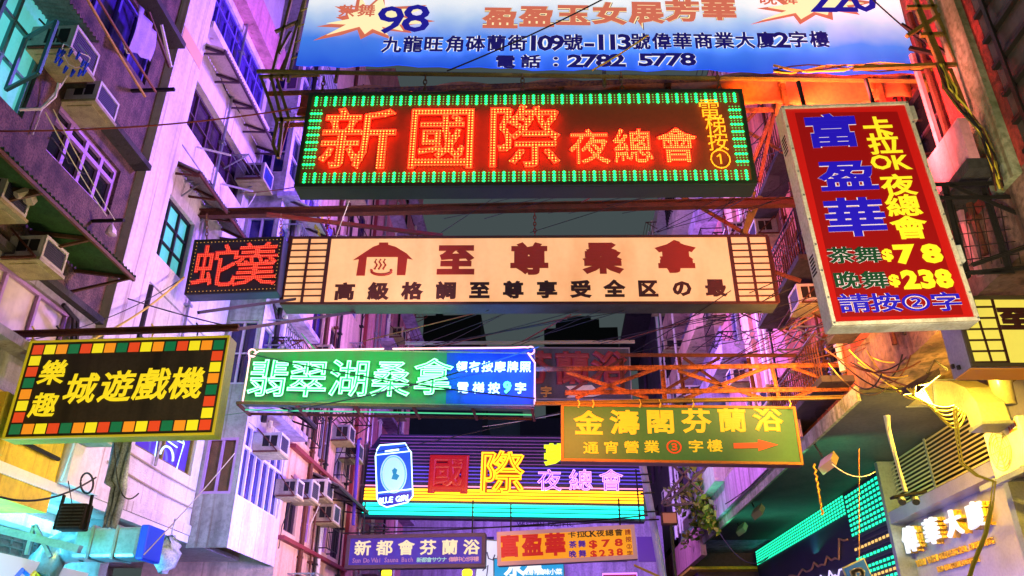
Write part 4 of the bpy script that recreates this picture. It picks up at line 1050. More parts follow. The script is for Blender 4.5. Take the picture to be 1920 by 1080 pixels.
ac_unit(LB6, 16.15, 5.95, 'beige air conditioner above the row of blue windows', w=.55, h=.4, d=.5)
ac_unit(LB6, 17.9, 5.4, 'violet lit air conditioner at the far end of the blue windows', w=.5, h=.38, d=.4)

b = thing('peach_building', 'peach plastered building with red ledges and small windows beyond the bay', 'building', (-6.2, 21, 0))
hs = [(18.3, 19.2, 4.75, 5.5), (19.6, 20.4, 4.75, 5.75), (21.0, 22.1, 4.75, 5.9), (22.5, 23.4, 4.75, 5.9), (18.6, 19.5, 7.0, 8.3), (20.3, 21.3, 7.0, 8.2), (22.0, 23.0, 6.9, 8.2)] + floors(18.1, 24, (9.5, 12.1, 14.7, 17.3), 1.0, .7, 1.3)
m = MB(); wall(m, LB6, 18.01, 24, 3.5, 21, hs, deep=3); m.build('wall', PEACH_PL, b)
for h_ in hs: window(b, LB6, h_, 2, random.choice((1, 2)), random.choice((GLASS, GLASSV, GLASSB, GLASSW)), random.choice((PURF, ALU, DARKF)), .12)
REDL = mat('red_brown_paint', '8a3038', .6, noise=.4, scale=4)
for z in (6.62, 4.5): m = MB(); m.fbox(LB6, 18.02, 24, z, z + .09, 0, .14); m.build('ledge', REDL, b)
m = MB(); m.bar(LB6.P(23.9, 3.5, .06), LB6.P(23.9, 21, .06), .1); m.build('drain_pipe', REDL, b)
awning(b, LB6, 20.0, 23.6, 6.5, 6.15, .75, TIN, BLACKST, 3)
for i, (u, z, lb) in enumerate(((18.75, 5.5, 'lilac lit air conditioner over the small window next to the bay building'), (20.0, 5.8, 'pale violet air conditioner under the dark awning of the peach building'), (20.9, 5.35, 'air conditioner beside the tall white framed window of the peach building'), (21.7, 7.75, 'upper of two air conditioners near the drain pipe of the peach building'), (22.9, 7.55, 'lower of two air conditioners near the drain pipe of the peach building'), (19.0, 9.1, 'air conditioner high on the peach building above the green neon sign'))):
    ac_unit(LB6, u, z, lb, w=.62, h=.45, d=.5)

b = thing('pink_building', 'tall pink building with a plain drain pipe at the far left end of the street', 'building', (-6, 28, 0))
FP = Frame('L', -5.95)
hs = floors(25.5, 31.8, [5 + 2.6 * i for i in range(7)], 1.1, .8, 1.3)
m = MB(); wall(m, FP, 24.02, 32, 3.2, 24, hs, deep=3); m.build('wall', PINK_PL, b)
for h_ in hs: window(b, FP, h_, 2, 2, random.choice((GLASS, GLASSV, GLASSB, GLASSL)), random.choice((PURF, ALU)), .12)
for i in range(7): m = MB(); m.fbox(FP, 25.2, 31.9, 4.6 + 2.6 * i, 4.72 + 2.6 * i, 0, .5); m.build('balcony_slab', LAV_PL, b)
F24 = Frame('F', 24.01)
for i, (u, k) in enumerate(((26.2, 7.9), (28.1, 10.5), (30, 13.1), (26.2, 15.7), (29, 18.3), (27.0, 13.2))):
    ac_unit(FP, u, k, 'small air conditioner on the pink building at the far end of the left side', group='air conditioners on the far pink building')
# clothes and blinds hung on the far left bays
for i, (u, z) in enumerate(((16.2, 12.3), (17.0, 12.25), (16.0, 14.8))):
    vs = []
    for j in range(6):
        for k in range(5): vs.append(LB6.P(u + .4 * k / 4, z - .7 * j / 5, .55 + .04 * math.sin(k * 2 + j)))
    m = MB(); m.add(vs, [(j * 5 + k, j * 5 + k + 1, j * 5 + k + 6, j * 5 + k + 5) for j in range(5) for k in range(4)])
    o = m.build('laundry', mat('laundry_%d' % i, ('d8c848', '6050c8', 'c8c0e0')[i], .9, noise=.4, scale=9)); o.modifiers.new('thick', 'SOLIDIFY').thickness = .012
    tag(o, ('yellow garment drying on the bay building', 'blue patterned garment drying on the bay building', 'white garment drying on the upper bay')[i], 'laundry', 'laundry on the bays')

# ================================================================== RIGHT SIDE OF THE STREET
b = thing('louvred_building', 'dark building with grey metal panels and horizontal bars at the upper right corner', 'building', (5.6, 6, 0))
m = MB(); wall(m, R5, 2, 7.6, 6.09, 17); m.build('wall', mat('dark_metal_cladding', '4c4a46', .6, .3, noise=.5, scale=2, dark='24221e'), b)
m = MB()
for i in range(26): m.fbox(R5, 2, 7.58, 6.2 + i * .42, 6.25 + i * .42, .003, .07)
for u in (4.4, 5.9, 7.3): m.fbox(R5, u, u + .06, 6.1, 17, .071, .1)
m.build('bars', BLACKST, b)
b = thing('red_building', 'red and pink plastered building with stained balcony parapets at the right', 'building', (5.6, 11, 0))
bld_red = b
hs = [(9.0, 12.2, 8.35, 9.7), (9.3, 11.6, 10.9, 12.3)]
m = MB(); wall(m, R5, 7.61, 13.6, 7.0, 18, hs); m.build('wall', RED_PL, b)
m = MB(); wall(m, R5, 7.61, 13.6, 6.09, 6.995); m.build('lower_wall', wall_mat('reddish_brown_plaster', '8c6a5c', .5, .6, '2a1c18'), b)
for h_ in hs: window(b, R5, h_, 3, 2, GLASS, DARKF, .2)
m = MB(); m.fbox(R5, 7.78, 8.3, 6.92, 16, .003, .09); m.build('pilaster', GREENISH, b)
for z in (7.3, 9.95, 12.5):
    m = MB(); m.fbox(R5, 9.3 if z > 8 else 8.0, 13.5, z, z + .62, .28, .4); m.build('balcony_parapet', PINK_PL, b)
    m = MB(); m.fbox(R5, 9.3 if z > 8 else 8.0, 13.5, z - .14, z - .003, .003, .44); m.build('balcony_slab', DARKC, b)
m = MB(); m.tube([R5.P(9.0, 6.2, .1), R5.P(9.0, 9.9, .1)], .05); m.tube([R5.P(10.6, 6.2, .1), R5.P(10.6, 7.0, .1), R5.P(12.6, 8.3, .2)], .04); m.build('drain_pipe', PINK_PL, b)
ac_unit(R5, 12.7, 8.0, 'air conditioner on the red building behind the red price sign', group='air conditioners on the right side')
b = thing('salmon_building', 'salmon plastered building with a barred balcony behind the orange truss', 'building', (5.6, 15, 0))
hs = [(14.0, 16.4, 6.7, 7.9), (14.0, 16.4, 9.3, 10.6), (14.0, 16.4, 11.9, 13.2)]
m = MB(); wall(m, R5, 13.61, 17.2, 6.09, 17, hs); m.build('wall', SALMON_PL, b)
for h_ in hs: window(b, R5, h_, 4, 2, GLASS, ALU, .2)
for z in (6.5, 9.05, 11.65):
    m = MB(); m.fbox(R5, 13.7, 17.1, z, z + .12, .003, .6); m.build('balcony_slab', DARKC, b)
    m = MB()
    for i in range(26): u = 13.75 + 3.3 * i / 25; m.bar(R5.P(u, z + .12, .56), R5.P(u, z + .95, .56), .02)
    m.bar(R5.P(13.7, z + .97, .56), R5.P(17.1, z + .97, .56), .04); m.build('railing', RUST, b)
b = thing('pink_plaster_building', 'rose pink building with two white pipes right of the sauna sign', 'building', (5.6, 20, 0))
hs = [(21.0, 22.2, 10.4, 11.7), (21.0, 22.2, 12.9, 14.2), (21, 22.2, 15.4, 16.7)]
m = MB(); wall(m, R5, 17.21, 23.2, 6.09, 19.5, hs); m.build('wall', PINK_PL, b)
for h_ in hs: window(b, R5, h_, 2, 2, GLASSB, ALU, .15)
for u in (18.3, 18.75): m = MB(); m.tube([R5.P(u, 8.2, .1), R5.P(u, 19, .1)], .06, 8); m.build('drain_pipe', WHITEP, b)
m = MB(); m.fbox(R5, 19.6, 20.3, 6.1, 19.5, .003, .12); m.build('pilaster', PEACH_PL, b)
for z in (9.7, 12.3, 14.9): m = MB(); m.fbox(R5, 20.5, 23.1, z, z + .5, .003, .7); m.build('balcony', LAV_PL, b)
ac_unit(R5, 20.9, 9.0, 'white air conditioner with a violet grille on the rose pink wall', group='air conditioners on the right side', grille=mat('violet_grille', '2a20a0', .5))
ac_unit(R5, 17.8, 7.4, 'small air conditioner just above the green sign on the rose pink wall', group='air conditioners on the right side')
b = thing('lilac_slab_building', 'pale lilac building of stacked balcony bands with iron cages far on the right', 'building', (5.6, 27, 0))
hs = floors(23.6, 31.8, [7.6 + 2.5 * i for i in range(5)], 1.5, .5, 1.3)
m = MB(); wall(m, R5, 23.21, 32, 6.09, 20.5, hs); m.build('wall', LAV_PL, b)
for h_ in hs: window(b, R5, h_, 2, 2, random.choice((GLASSB, GLASSV, GLASS, GLASSL)), random.choice((ALU, DARKF)), .15)
for i in range(6):
    z = 6.9 + 2.5 * i; m = MB(); m.fbox(R5, 23.3, 31.9, z, z + .62, .003, .75); m.build('balcony_band', random.choice((WHITE_PL, PEACH_PL, LAV_PL)), b)
    m = MB(); k = random.choice((24.2, 26.3, 28.6)); wn = 2.2
    for q_ in range(12): m.bar(R5.P(k + wn * q_ / 11, z + .62, .8), R5.P(k + wn * q_ / 11, z + 1.7, .8), .03)
    for q_ in range(4): m.bar(R5.P(k, z + .65 + q_ * .35, .82), R5.P(k + wn, z + .65 + q_ * .35, .82), .03)
    m.build('window_cage', BLACKST, b)
for i in range(5): ac_unit(R5, 24.8 + 1.7 * i, 8.0 + 2.5 * (i % 4), 'small air conditioner on the balcony bands of the pale lilac building', d=1.1, group='air conditioners on the lilac building')
b = thing('brown_roof_building', 'dark low roofed building at the far right end under the night sky', 'building', (5.6, 38, 0))
hs = floors(32.5, 45, [6 + 2.6 * i for i in range(5)], 1.6, 1.2, 1.3)
m = MB(); wall(m, R5, 32.01, 46, 3, 19, hs); m.build('wall', mat('plum_plaster', '6a5068', .85, noise=.4, scale=1), b)
for h_ in hs: window(b, R5, h_, 2, 1, random.choice((GLASS, GLASSV)), DARKF, .15)
m = MB(); m.fbox(R5, 31.9, 46.1, 19.01, 19.2, -3, 1.4); m.build('eaves', DARKC, b)

m = MB(); m.box(5.0, 5.58, 9.62, 9.76, 7.93, 9.78); m.build('partition_wall', mat('bright_red_paint', 'c8302a', .8, noise=.4, scale=2, streak=.4), bld_red)

# balcony with railing, pink parapet and soffit over the pavement
b = thing('balcony_block', 'violet pink balcony parapet with an old white railing above the LED strips', 'building', (5.6, 23, 6))
m = MB(); m.fbox(R5, 16.0, 28.3, 6.13, 6.95, .36, .46); m.build('parapet', wall_mat('pink_violet_plaster', 'd8a8d0', .2, .45, '6a4a58'), b)
m = MB()
for i in range(70): u = 16.1 + 12.0 * i / 69; m.bar(R5.P(u, 6.95, .4), R5.P(u, 7.55, .4), .018)
for z in (7.02, 7.57): m.bar(R5.P(16.0, z, .4), R5.P(28.2, z, .4), .035)
for u in (19, 22, 25, 28.2): m.bar(R5.P(u, 6.95, .4), R5.P(u, 8.9, .4), .07)
m.build('railing', mat('cream_railing', 'c8b8a0', .6, noise=.5, scale=8, dark='5a3a2a'), b)
m = MB(); m.box(5.3, 8.5, 12.9, 28.3, 6.0, 6.085); m.build('soffit', mat('dark_blotched_soffit', '3a3a34', .7, noise=.7, scale=1.5, dark='121411'), b)  # dark base colour with random darker blotches
m = MB(); m.fbox(R5, 12.9, 28.3, 5.86, 6.125, .3, .36); m.build('edge_beam', GREENISH, b)

# LED strip facade
b = thing('led_strip_wall', 'shop front striped with rows of turquoise LED strips under the balcony', 'LED wall', (7.66, 24, 0))
m = MB(); wall(m, RS, 17.7, 31, .13, 5.99, deep=.6); m.build('wall', mat('navy_shop_wall', '1c2048', .5, noise=.4, scale=1.2), b)
TQ = E('turquoise_led', '20f0b0', 1.7, False); TQ2 = E('amber_led', 'ffc870', 1.0, False); STR = mat('led_channel', '4a4656', .4, .5)
for i in range(6):
    z = 5.52 + i * .085; c_ = MB(); c_.fbox(RS, 21.0, 30.9, z - .016, z + .016, .003, .02); st = c_.build('led_strip', STR, b); m = MB()
    for k in range(44):
        u = 21.1 + 9.7 * k / 43; m.fbox(RS, u - .065, u + .065, z - .026, z + .026, .021, .035)
    m.build('lamps', TQ, st)
for i in range(22):
    z = 3.4 + i * .118; c_ = MB(); c_.fbox(RS, 17.9, 20.9, z - .016, z + .016, .003, .02); st = c_.build('led_strip', STR, b)
    if i in (9, 11, 12, 7): continue
    m = MB()
    for k in range(13):
        u = 18.0 + 2.8 * k / 12; m.fbox(RS, u - .065, u + .065, z - .03, z + .03, .021, .035)
    m.build('lamps', TQ2 if i in (4, 10) else TQ, st)
m = MB()
m.tube([RS.P(u, 4.6 + .07 * math.sin(u * 5) + .05 * math.sin(u * 11) + (.3 if u < 22 else 0), .04) for u in [21.2 + .3 * i for i in range(24)]], .03, 5)
m.build('painted_streak', mat('rose_tube', 'c08078', .5), b)
for z, cc in ((4.2, 'd8c8ff'), (3.95, '7060e0')):
    m = MB(); m.tube([RS.P(u, z + .08 * math.sin(u * 7 + z) + .06 * math.sin(u * 17), .04) for u in [22 + .2 * i for i in range(24)]], .025, 5); m.build('zigzag_tube', E('zigzag_' + cc, cc, 1.2), b)
lamp('green_led_light', (6.4, 24, 5.2), (6.6, 24, 6.2), (.1, 1, .6), 60, .5, 8)

# louvred entrance with the building name
b = thing('entrance_canopy', 'metal louvre entrance with raised white characters at the lower right', 'entrance', (7.5, 16, 0))
RL = Frame('R', 7.6)
m = MB(); wall(m, RL, 10.5, 17.68, .13, 5.98, deep=.4); m.build('backing', mat('taupe_panel', 'a49cac', .35, .4, noise=.2, scale=2), b)
m = MB(); m.fbox(RL, 12.92, 17.49, 4.62, 4.86, .003, .35); m.build('transom', mat('brushed_lilac_metal', 'b0aac0', .3, .7, noise=.2, scale=4), b)
for u in (12.75, 17.5): m = MB(); m.fbox(RL, u, u + .16, .2, 5.97, .003, .36); m.build('post', STEEL, b)
lo = MB(); lo.fbox(RL, 12.92, 17.48, 4.87, 5.95, .003, .01); lv = lo.build('louvre_back', BLACKST, b)
for i in range(13):
    z = 4.9 + i * .082; m = MB(); p = RL.P
    m.hexa([p(12.93, z, .09), p(17.48, z, .09), p(17.48, z, .1), p(12.93, z, .1), p(12.93, z + .052, .05), p(17.48, z + .052, .05), p(17.48, z + .052, .06), p(12.93, z + .052, .06)])
    m.build('louvre_blade', mat('bronze_blade', 'c8b898', .4, .2), lv)
m = MB(); m.fbox(RL, 15.6, 15.66, 4.87, 5.95, .105, .13); m.build('mullion', STEEL, lv)
class WallText:
    """raised letters on a wall that runs along the right side of the street"""
    def put(s, chars, p0, p1, hpx, m, m2, name, wk=1.0, depth=.12, bb=.04, fr=RL, n0=.02, cx=None, parent=None):
        for i, ch in enumerate(chars):
            if ch == ' ': continue
            t = cx[i] if cx else i / (len(chars) - 1)
            px, py = p0[0] + (p1[0] - p0[0]) * t, p0[1] + (p1[1] - p0[1]) * t
            u, z = fr.at(px, py, n0 + depth); H = fr.at(px, py - hpx / 2, n0 + depth)[1] - fr.at(px, py + hpx / 2, n0 + depth)[1]
            vs, fs = glyph(ch, 'bold', bb); rb = ref(ch); k = H / (rb[3] - rb[2]); g_ = bbox(glyph(ch)[0]); ox = (g_[0] + g_[1]) / 2; oy = (rb[2] + rb[3]) / 2
            zz = max(abs(v.z) for v in vs)
            mb = MB(); mb.cur = 0
            for dd, f_ in ((n0 + depth, 0), (n0 + depth * .5, 1), (n0, 1)):
                mb.cur = f_; mb.add([fr.P(u - (v.x - ox) * k * wk, z + (v.y - oy) * k, dd + v.z / zz * depth * .26) for v in vs], fs)
            mb.build(name, [m, m2], parent)
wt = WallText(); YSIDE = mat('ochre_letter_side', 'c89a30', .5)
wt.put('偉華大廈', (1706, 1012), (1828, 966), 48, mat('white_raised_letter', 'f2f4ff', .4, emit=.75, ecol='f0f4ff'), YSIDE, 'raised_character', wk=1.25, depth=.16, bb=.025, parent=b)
wt.put('WAI WAH COMMERCIAL BUILDING', (1722, 1056), (1856, 1014), 13, mat('gold_raised_letter', 'd8a838', .35, .5), YSIDE, 'raised_letter', wk=1.3, depth=.03, bb=.004, parent=b)
wt.put('109-113 PORTLAND STREET', (1758, 1068), (1832, 1048), 11, mat('gold_raised_letter', 'd8a838', .35, .5), YSIDE, 'raised_letter', wk=1.15, depth=.03, bb=.004, parent=b)

lamp('violet_panel_fill', (6.1, 15.5, 3.0), (7.6, 15.3, 4.3), (.45, .4, 1), 40, .4, .4)  # added lamp that tints the name panel violet
# duct, outdoor unit and flood light at the right edge
DY = mat('yellow_lit_duct', 'c8c0a0', .35, .6, noise=.3, scale=3, bump=.1)
t = thing('bent_duct', 'galvanised duct bending down over the louvred entrance under yellow light', 'duct', onX((1800, 760), 6.6))
pp = [onX(p, 6.6) for p in ((1672, 748), (1720, 741), (1775, 735), (1808, 737), (1832, 748), (1848, 768), (1858, 800))]
def sect(i):
    d = (pp[min(i + 1, len(pp) - 1)] - pp[max(i - 1, 0)]).normalized(); q = Vector((0, d.z, -d.y)); return [pp[i] + Vector((sx * .2, 0, 0)) + q * (sz * .19) for sx, sz in ((-1, -1), (1, -1), (1, 1), (-1, 1))]
for i in range(len(pp) - 1):
    m = MB(); m.hexa(sect(i) + sect(i + 1)); m.build('duct_section', DY, t)
for i in (1, 2, 6):
    c0 = sect(i); cc = sum(c0, Vector()) / 4; d = (pp[i] - pp[i - 1]).normalized() * .025
    m = MB(); m.hexa([cc + (p - cc) * 1.12 - d for p in c0] + [cc + (p - cc) * 1.12 + d for p in c0]); m.build('flange', STEEL, t)
tag(MB().tube([onX((1870, 690), 6.9), onX((1885, 760), 6.9)], .16, 12).build('round_duct', DY, None, smooth=True), 'short round duct rising behind the yellow sauna sign', 'duct')
t = thing('condenser_unit', 'white outdoor air conditioner condenser with a round fan grille at the right edge', 'air conditioner', onX((1878, 895), 6.9))
fc = Frame('R', 6.9); u0, u1, z0, z1 = rect(fc, (1842, 812), (1930, 880)); u0, u1 = u1 - 1.0, u1; z0 = fc.at(1880, 893)[1]; z1 = z0 + .72
m = MB(); m.fbox(fc, u0, u1, z0, z1, -.4, 0); m.build('casing', ACW, t, .02)
cu, cz = u1 - .36, (z0 + z1) / 2
m = MB()
for r_ in (.08, .14, .2, .26, .3): m.tube([fc.P(cu + r_ * math.cos(x), cz + r_ * math.sin(x), .012) for x in [2 * math.pi * i / 24 for i in range(25)]], .008, 4)
for i in range(8): x = math.pi * i / 4; m.bar(fc.P(cu, cz, .012), fc.P(cu + .3 * math.cos(x), cz + .3 * math.sin(x), .012), .012)
m.build('fan_grille', ACT, t)
m = MB(); m.fbox(fc, u0 + .06, u0 + .27, z1 - .2, z1 - .06, .002, .008); m.build('badge', mat('orange_badge', 'c8642a', .5), t)
wt.put('TCL', (0, 0), (0, 0), 0, WHITEP, WHITEP, 'badge_letter', fr=fc, parent=t) if False else None
for i, ch in enumerate('TCL'):
    vs, fs = glyph(ch, 'bold', .03); k = .09; m = MB(); m.add([fc.P(u0 + .235 - .065 * i - v.x * k, z1 - .165 + v.y * k, .012 + v.z * .02) for v in vs], fs); m.build('badge_letter', WHITEP, t)
m = MB()
for u in (u0 + .1, u1 - .1): m.bar(fc.P(u, z0 - .03, .1), fc.P(u, z0 - .03, -.6), .05)
m.bar(fc.P(u0 - .2, z0 - .08, .08), fc.P(u1 + .3, z0 - .08, .08), .08); m.build('stand', STEEL, t)
c = onX((1728, 715), 5.2)
t = thing('floodlight', 'glaring yellow floodlight on an arm below the red price sign', 'floodlight', c)
p4 = [onY((1693, 741), 10.9), onY((1722, 737), 10.5), onY((1764, 703), 10.5), onY((1735, 716), 10.9)]
m = MB(); m.add(p4, [(0, 1, 2, 3)]); m.build('lamp_face', E('yellow_flood_glow', 'fff070', 9), t)
m = MB(); m.hexa([p + Vector((.0, .004, .012)) for p in p4] + [p * 1 + Vector((.05, .1, .14)) for p in p4]); m.build('housing', BLACKST, t)
m = MB(); m.tube([c + Vector((.15, .1, .15)), c + Vector((.3, .1, .35)), c + Vector((.45, .1, .2))], .02); m.build('arm', BLACKST, t)
lamp('yellow_flood_light', c + Vector((.1, -.1, -.12)), c + Vector((1.5, 1.5, -1.3)), (1, .64, .05), 560, .5, .2)
lamp('yellow_flood_light', (5.7, 12.0, 4.9), (7.6, 14.8, 5.2), (1, .62, .06), 130, .3, .3, spread=130)  # separate lamp added to brighten the louvre, apart from the floodlight
lamp('yellow_flood_light', c + Vector((.0, -.3, .3)), c + Vector((.8, 1.0, 2)), (1, .5, .06), 40, .3, .2)
ORT = mat('orange_tarpaulin', 'd89020', .6, noise=.5, scale=5, dark='a85a10')
u0, z0 = RS.at(1880, 960); m = MB(); vs = []
for j in range(14):
    for i in range(14): vs.append((7.2 + .06 * math.sin(i * 1.9 + j * .8) + .04 * math.sin(j * 2.7), 8.2 + 3.6 * i / 13, 2.4 + 1.9 * j / 13))
m.add(vs, [(j * 14 + i, j * 14 + i + 1, j * 14 + i + 15, j * 14 + i + 14) for j in range(13) for i in range(13)])
o = m.build('tarpaulin', ORT, smooth=True); o.modifiers.new('thick', 'SOLIDIFY').thickness = .01; tag(o, 'crumpled golden tarpaulin at the lower right edge', 'tarpaulin')

# parking sign
c = [onY(p, 12.5) for p in ((1579, 1064), (1620, 1045), (1646, 1104), (1602, 1124))]
t = thing('parking_sign', 'tilted blue parking sign with a white P and a pale edge', 'sign', c[3])
bk = Vector((0, .03, 0)); ct = sum(c, Vector()) / 4
m = MB(); m.hexa([c[3], c[2], c[2] + bk, c[3] + bk, c[0], c[1], c[1] + bk, c[0] + bk]); m.build('edge_plate', mat('sign_edge', 'd8d4b0', .5), t)
ci = [ct + (p - ct) * .9 - Vector((0, .006, 0)) for p in c]; m = MB(); m.hexa([ci[3], ci[2], ci[2] + bk * .1, ci[3] + bk * .1, ci[0], ci[1], ci[1] + bk * .1, ci[0] + bk * .1]); m.build('blue_plate', mat('road_sign_blue', '2a68c0', .4, emit=.25, ecol='2a68c0'), t)
ux = (c[1] - c[0]) * .62; uy = (c[0] - c[3]) * .66; vs, fs = glyph('P', 'bold', .05); g_ = bbox(vs)
m = MB(); m.add([ct + ux * ((v.x - (g_[0] + g_[1]) / 2) / (g_[1] - g_[0])) + uy * ((v.y - (g_[2] + g_[3]) / 2) / (g_[3] - g_[2])) - Vector((0, .012 + abs(v.z) * .05, 0)) for v in vs], fs); m.build('letter', WHITEP, t)
m = MB(); m.tube([ct + bk * 2 + Vector((-.3, 0, -1.5)), ct + bk * 2 + Vector((.05, 0, .1))], .03); m.build('post', STEEL, t)

# yellow lit recess beyond the LED wall
b = thing('yellow_recess', 'yellow lit entrance soffit between the vine balcony and the LED strips', 'canopy', (6, 33, 0))
m = MB(); m.box(5.2, 8.5, 31.2, 40, 5.4, 5.5); m.build('soffit', YEL_PL, b)
m = MB(); m.box(5.15, 5.35, 28.4, 44, 5.52, 6.6); m.build('fascia', PINK_PL, b)
m = MB(); m.box(7.9, 8.1, 31.2, 40, .13, 5.39); m.build('wall', CREAM_PL, b)
m = MB(); m.tube([(5.8, 33, 4.6), (7.8, 33, 4.6)], .05); m.build('lamp_tube', E('yellow_tube', 'ffe840', 4), b)
lamp('yellow_shop_light', (6.4, 32.5, 4.2), (6.4, 36, 6), (1, .78, .08), 520, 1.5, 1)

# climbing plant
t = thing('climbing_plant', 'straggling vine with yellow green leaves on the balcony right of the neon sign', 'plant', (5.1, 26, 6.2))
m = MB(); p = Vector((5.1, 25.5, 6.1)); br = []
for i in range(11):
    q = Vector((5.0 - random.random() * .6, 24.5 + random.random() * 6.5, 5.9 + random.random() * 2.2)); pts = [p.lerp(q, k / 6) + Vector((random.uniform(-.1, .1), random.uniform(-.1, .1), .25 * math.sin(k / 6 * 3.1))) for k in range(7)]; br.append(pts); m.tube(pts, [.03 - .003 * k for k in range(7)], 5)
m.build('stem', BARK, t)
for mm, n_ in ((LEAF, 330), (LEAF2, 260)):
    m = MB()
    for i in range(n_):
        pts = random.choice(br); p = random.choice(pts) + Vector((random.gauss(0, .09), random.gauss(0, .2), random.gauss(0, .14))); sz = random.uniform(.07, .17)
        a = Vector((random.gauss(0, 1), random.gauss(0, 1), random.gauss(0, 1))).normalized() * sz; c_ = a.cross(Vector((random.gauss(0, 1), random.gauss(0, 1), random.gauss(0, 1)))).normalized() * sz * .55
        m.quad(p - a, p + c_, p + a, p - c_)
    m.build('leaves', mm, t)

# ================================================================== END OF THE STREET
def tower(name, label, px0, px1, py, Y, col, wins=0, y1=1300):
    a = onY((px0, py), Y); c_ = onY((px1, py), Y); b = thing(name, label, 'building', ((a.x + c_.x) / 2, Y, 0))
    fr = Frame('F', Y); hs = []
    if wins:
        hs = [(a.x + (c_.x - a.x) * (i + .25) / wins, a.x + (c_.x - a.x) * (i + .7) / wins, z, z + 1.3) for i in range(wins) for z in [4 + 3 * k for k in range(int((a.z - 6) / 3))]]
    m = MB(); wall(m, fr, a.x, c_.x, 0, a.z, hs, deep=12); m.build('wall', col, b)
    for h_ in hs[:60]: window(b, fr, h_, 2, 1, random.choice((GLASS, GLASSB, GLASSV)), DARKF, .2, t=.08)
    return b, a, c_, fr
NT = mat('night_tower_concrete', '2c3038', .8, noise=.3, scale=.3)
tower('tower_block', 'black tower block silhouette under the left half of the sauna sign', 795, 902, 592, 110, mat('dark_tower_concrete', '16181c', .9))
b, a, c_, fr = tower('tower_block', 'stepped dark tower roofline under the right half of the sauna sign', 1020, 1158, 616, 120, mat('dark_tower_concrete', '16181c', .9))
m = MB(); m.box(a.x + 2, c_.x - 3, 120.2, 130, a.z, a.z + 1.6); m.box(a.x + 4, a.x + 8, 121, 128, a.z + 1.61, a.z + 2.6); m.build('roof_storey', mat('dark_tower_concrete', '16181c', .9), b)
tower('tower_block', 'dark blue tower filling the gap above the striped neon sign', 768, 905, 760, 70, mat('blue_tower_concrete', '38406a', .8, noise=.3, scale=.5), 5)
tower('tower_block', 'pale grey blue tower in the middle behind the striped neon sign', 890, 980, 770, 85, mat('blue_grey_concrete', '5a6a88', .8, noise=.3, scale=.5), 3)
tower('tower_block', 'dark tower right of the middle behind the striped neon sign', 975, 1120, 785, 75, mat('indigo_concrete', '302c50', .8, noise=.3, scale=.5), 4)
b, a, c_, fr = tower('cross_building', 'lavender building closing the street behind the lowest signs with English lettering', 700, 1240, 972, 34, LAV_PL)
class FrontText: pass
for i, ch in enumerate('WESTERN PACIFIC'):
    if ch == ' ': continue
    px = 975 + 96 * i / 14; u, z = fr.at(px, 983); vs, fs = glyph(ch, 'bold', .03); k = .26; g_ = bbox(glyph(ch)[0])
    m = MB(); m.add([fr.P(u + (v.x - (g_[0] + g_[1]) / 2) * k, z + (v.y - .35) * k, .03 + v.z * .3) for v in vs], fs); m.build('wall_letter', mat('dark_violet_letter', '3a2a5a', .6), b)
for px in range(720, 1230, 62):
    u, z = fr.at(px, 1030); g_ = MB(); g_.fbox(fr, u - .45, u + .45, z - .5, z + .5, .003, .06); g_.build('shop_panel', mat('shop_glass_%d' % (px % 3), ('20204a', '6a4a9a', '3a3060')[px % 3], .2), b)
for px, lb in ((725, 'round yellow lamp glowing under the left part of the purple sign'), (876, 'round yellow lamp glowing under the right end of the purple sign')):
    c = onY((px, 1074), 22.5); t = thing('street_lamp', lb, 'lamp', c)
    m = MB(); m.tube([c + Vector((0, 0, -.12)), c + Vector((0, 0, -.06)), c + Vector((0, 0, .05)), c + Vector((0, 0, .12))], [.06, .14, .14, .05], 10); m.build('globe', E('yellow_globe', 'ffe020', 3), t)
    m = MB(); m.tube([c + Vector((0, 0, .12)), c + Vector((0, .1, .5))], .02); m.build('stem', BLACKST, t)

# ================================================================== STEEL, CHAINS AND CABLES
A = lambda x, y, Y: onY((x, y), Y)
def beam(name, label, a, b_, w=.1, h=.16, m=RUST, cat='beam', group=None):
    """H section"""
    a, b_ = Vector(a), Vector(b_); mb = MB(); up = Vector((0, 0, 1)); t = .018
    mb.bar(a + up * (h / 2), b_ + up * (h / 2), w, t); mb.bar(a - up * (h / 2), b_ - up * (h / 2), w, t); mb.bar(a, b_, t, h - t * 1.1)
    return tag(mb.build(name, m), label, cat, group)
# LED sign: chains from the pipe above, orange canvas behind
w, h = LEDSIGN.w / 2, LEDSIGN.h
for i, px in enumerate((604, 796, 980, 1167, 1350)):
    x, _ = LEDSIGN.uv(px, 172, .1); p = LEDSIGN.world(x, .1, h); q = Vector((p.x, p.y, BAN.base.z - .03))
    chain(q, p, ('leftmost', 'second', 'middle', 'fourth', 'rightmost')[i] + ' of the five chains holding up the LED sign')
CANV = mat('orange_canvas', 'd8702a', .85, noise=.4, scale=2, dark='6a2a14')
m = MB(); vs = []; nx = 70
for j in range(7):
    for i in range(nx + 1):
        u = i / nx; x = -3.75 + 9.2 * u; low = .42 + .12 * math.sin(u * 9) + .05 * math.sin(u * 31)
        vs.append((x, 9.25 + .06 * math.sin(u * 40 + j * .6), BAN.base.z + .12 - low * j / 6 * 1.25))
m.add(vs, [(j * (nx + 1) + i, j * (nx + 1) + i + 1, (j + 1) * (nx + 1) + i + 1, (j + 1) * (nx + 1) + i) for j in range(6) for i in range(nx)])
o = m.build('canvas_valance', CANV, smooth=True); o.modifiers.new('thick', 'SOLIDIFY').thickness = .01
tag(o, 'sagging orange canvas strip between the printed banner and the LED sign', 'canvas')
t = thing('banner_support', 'rusty orange steel frame behind the orange canvas and the printed banner', 'steel frame', (0.5, 9.4, BAN.base.z))
m = MB(); zb = BAN.base.z
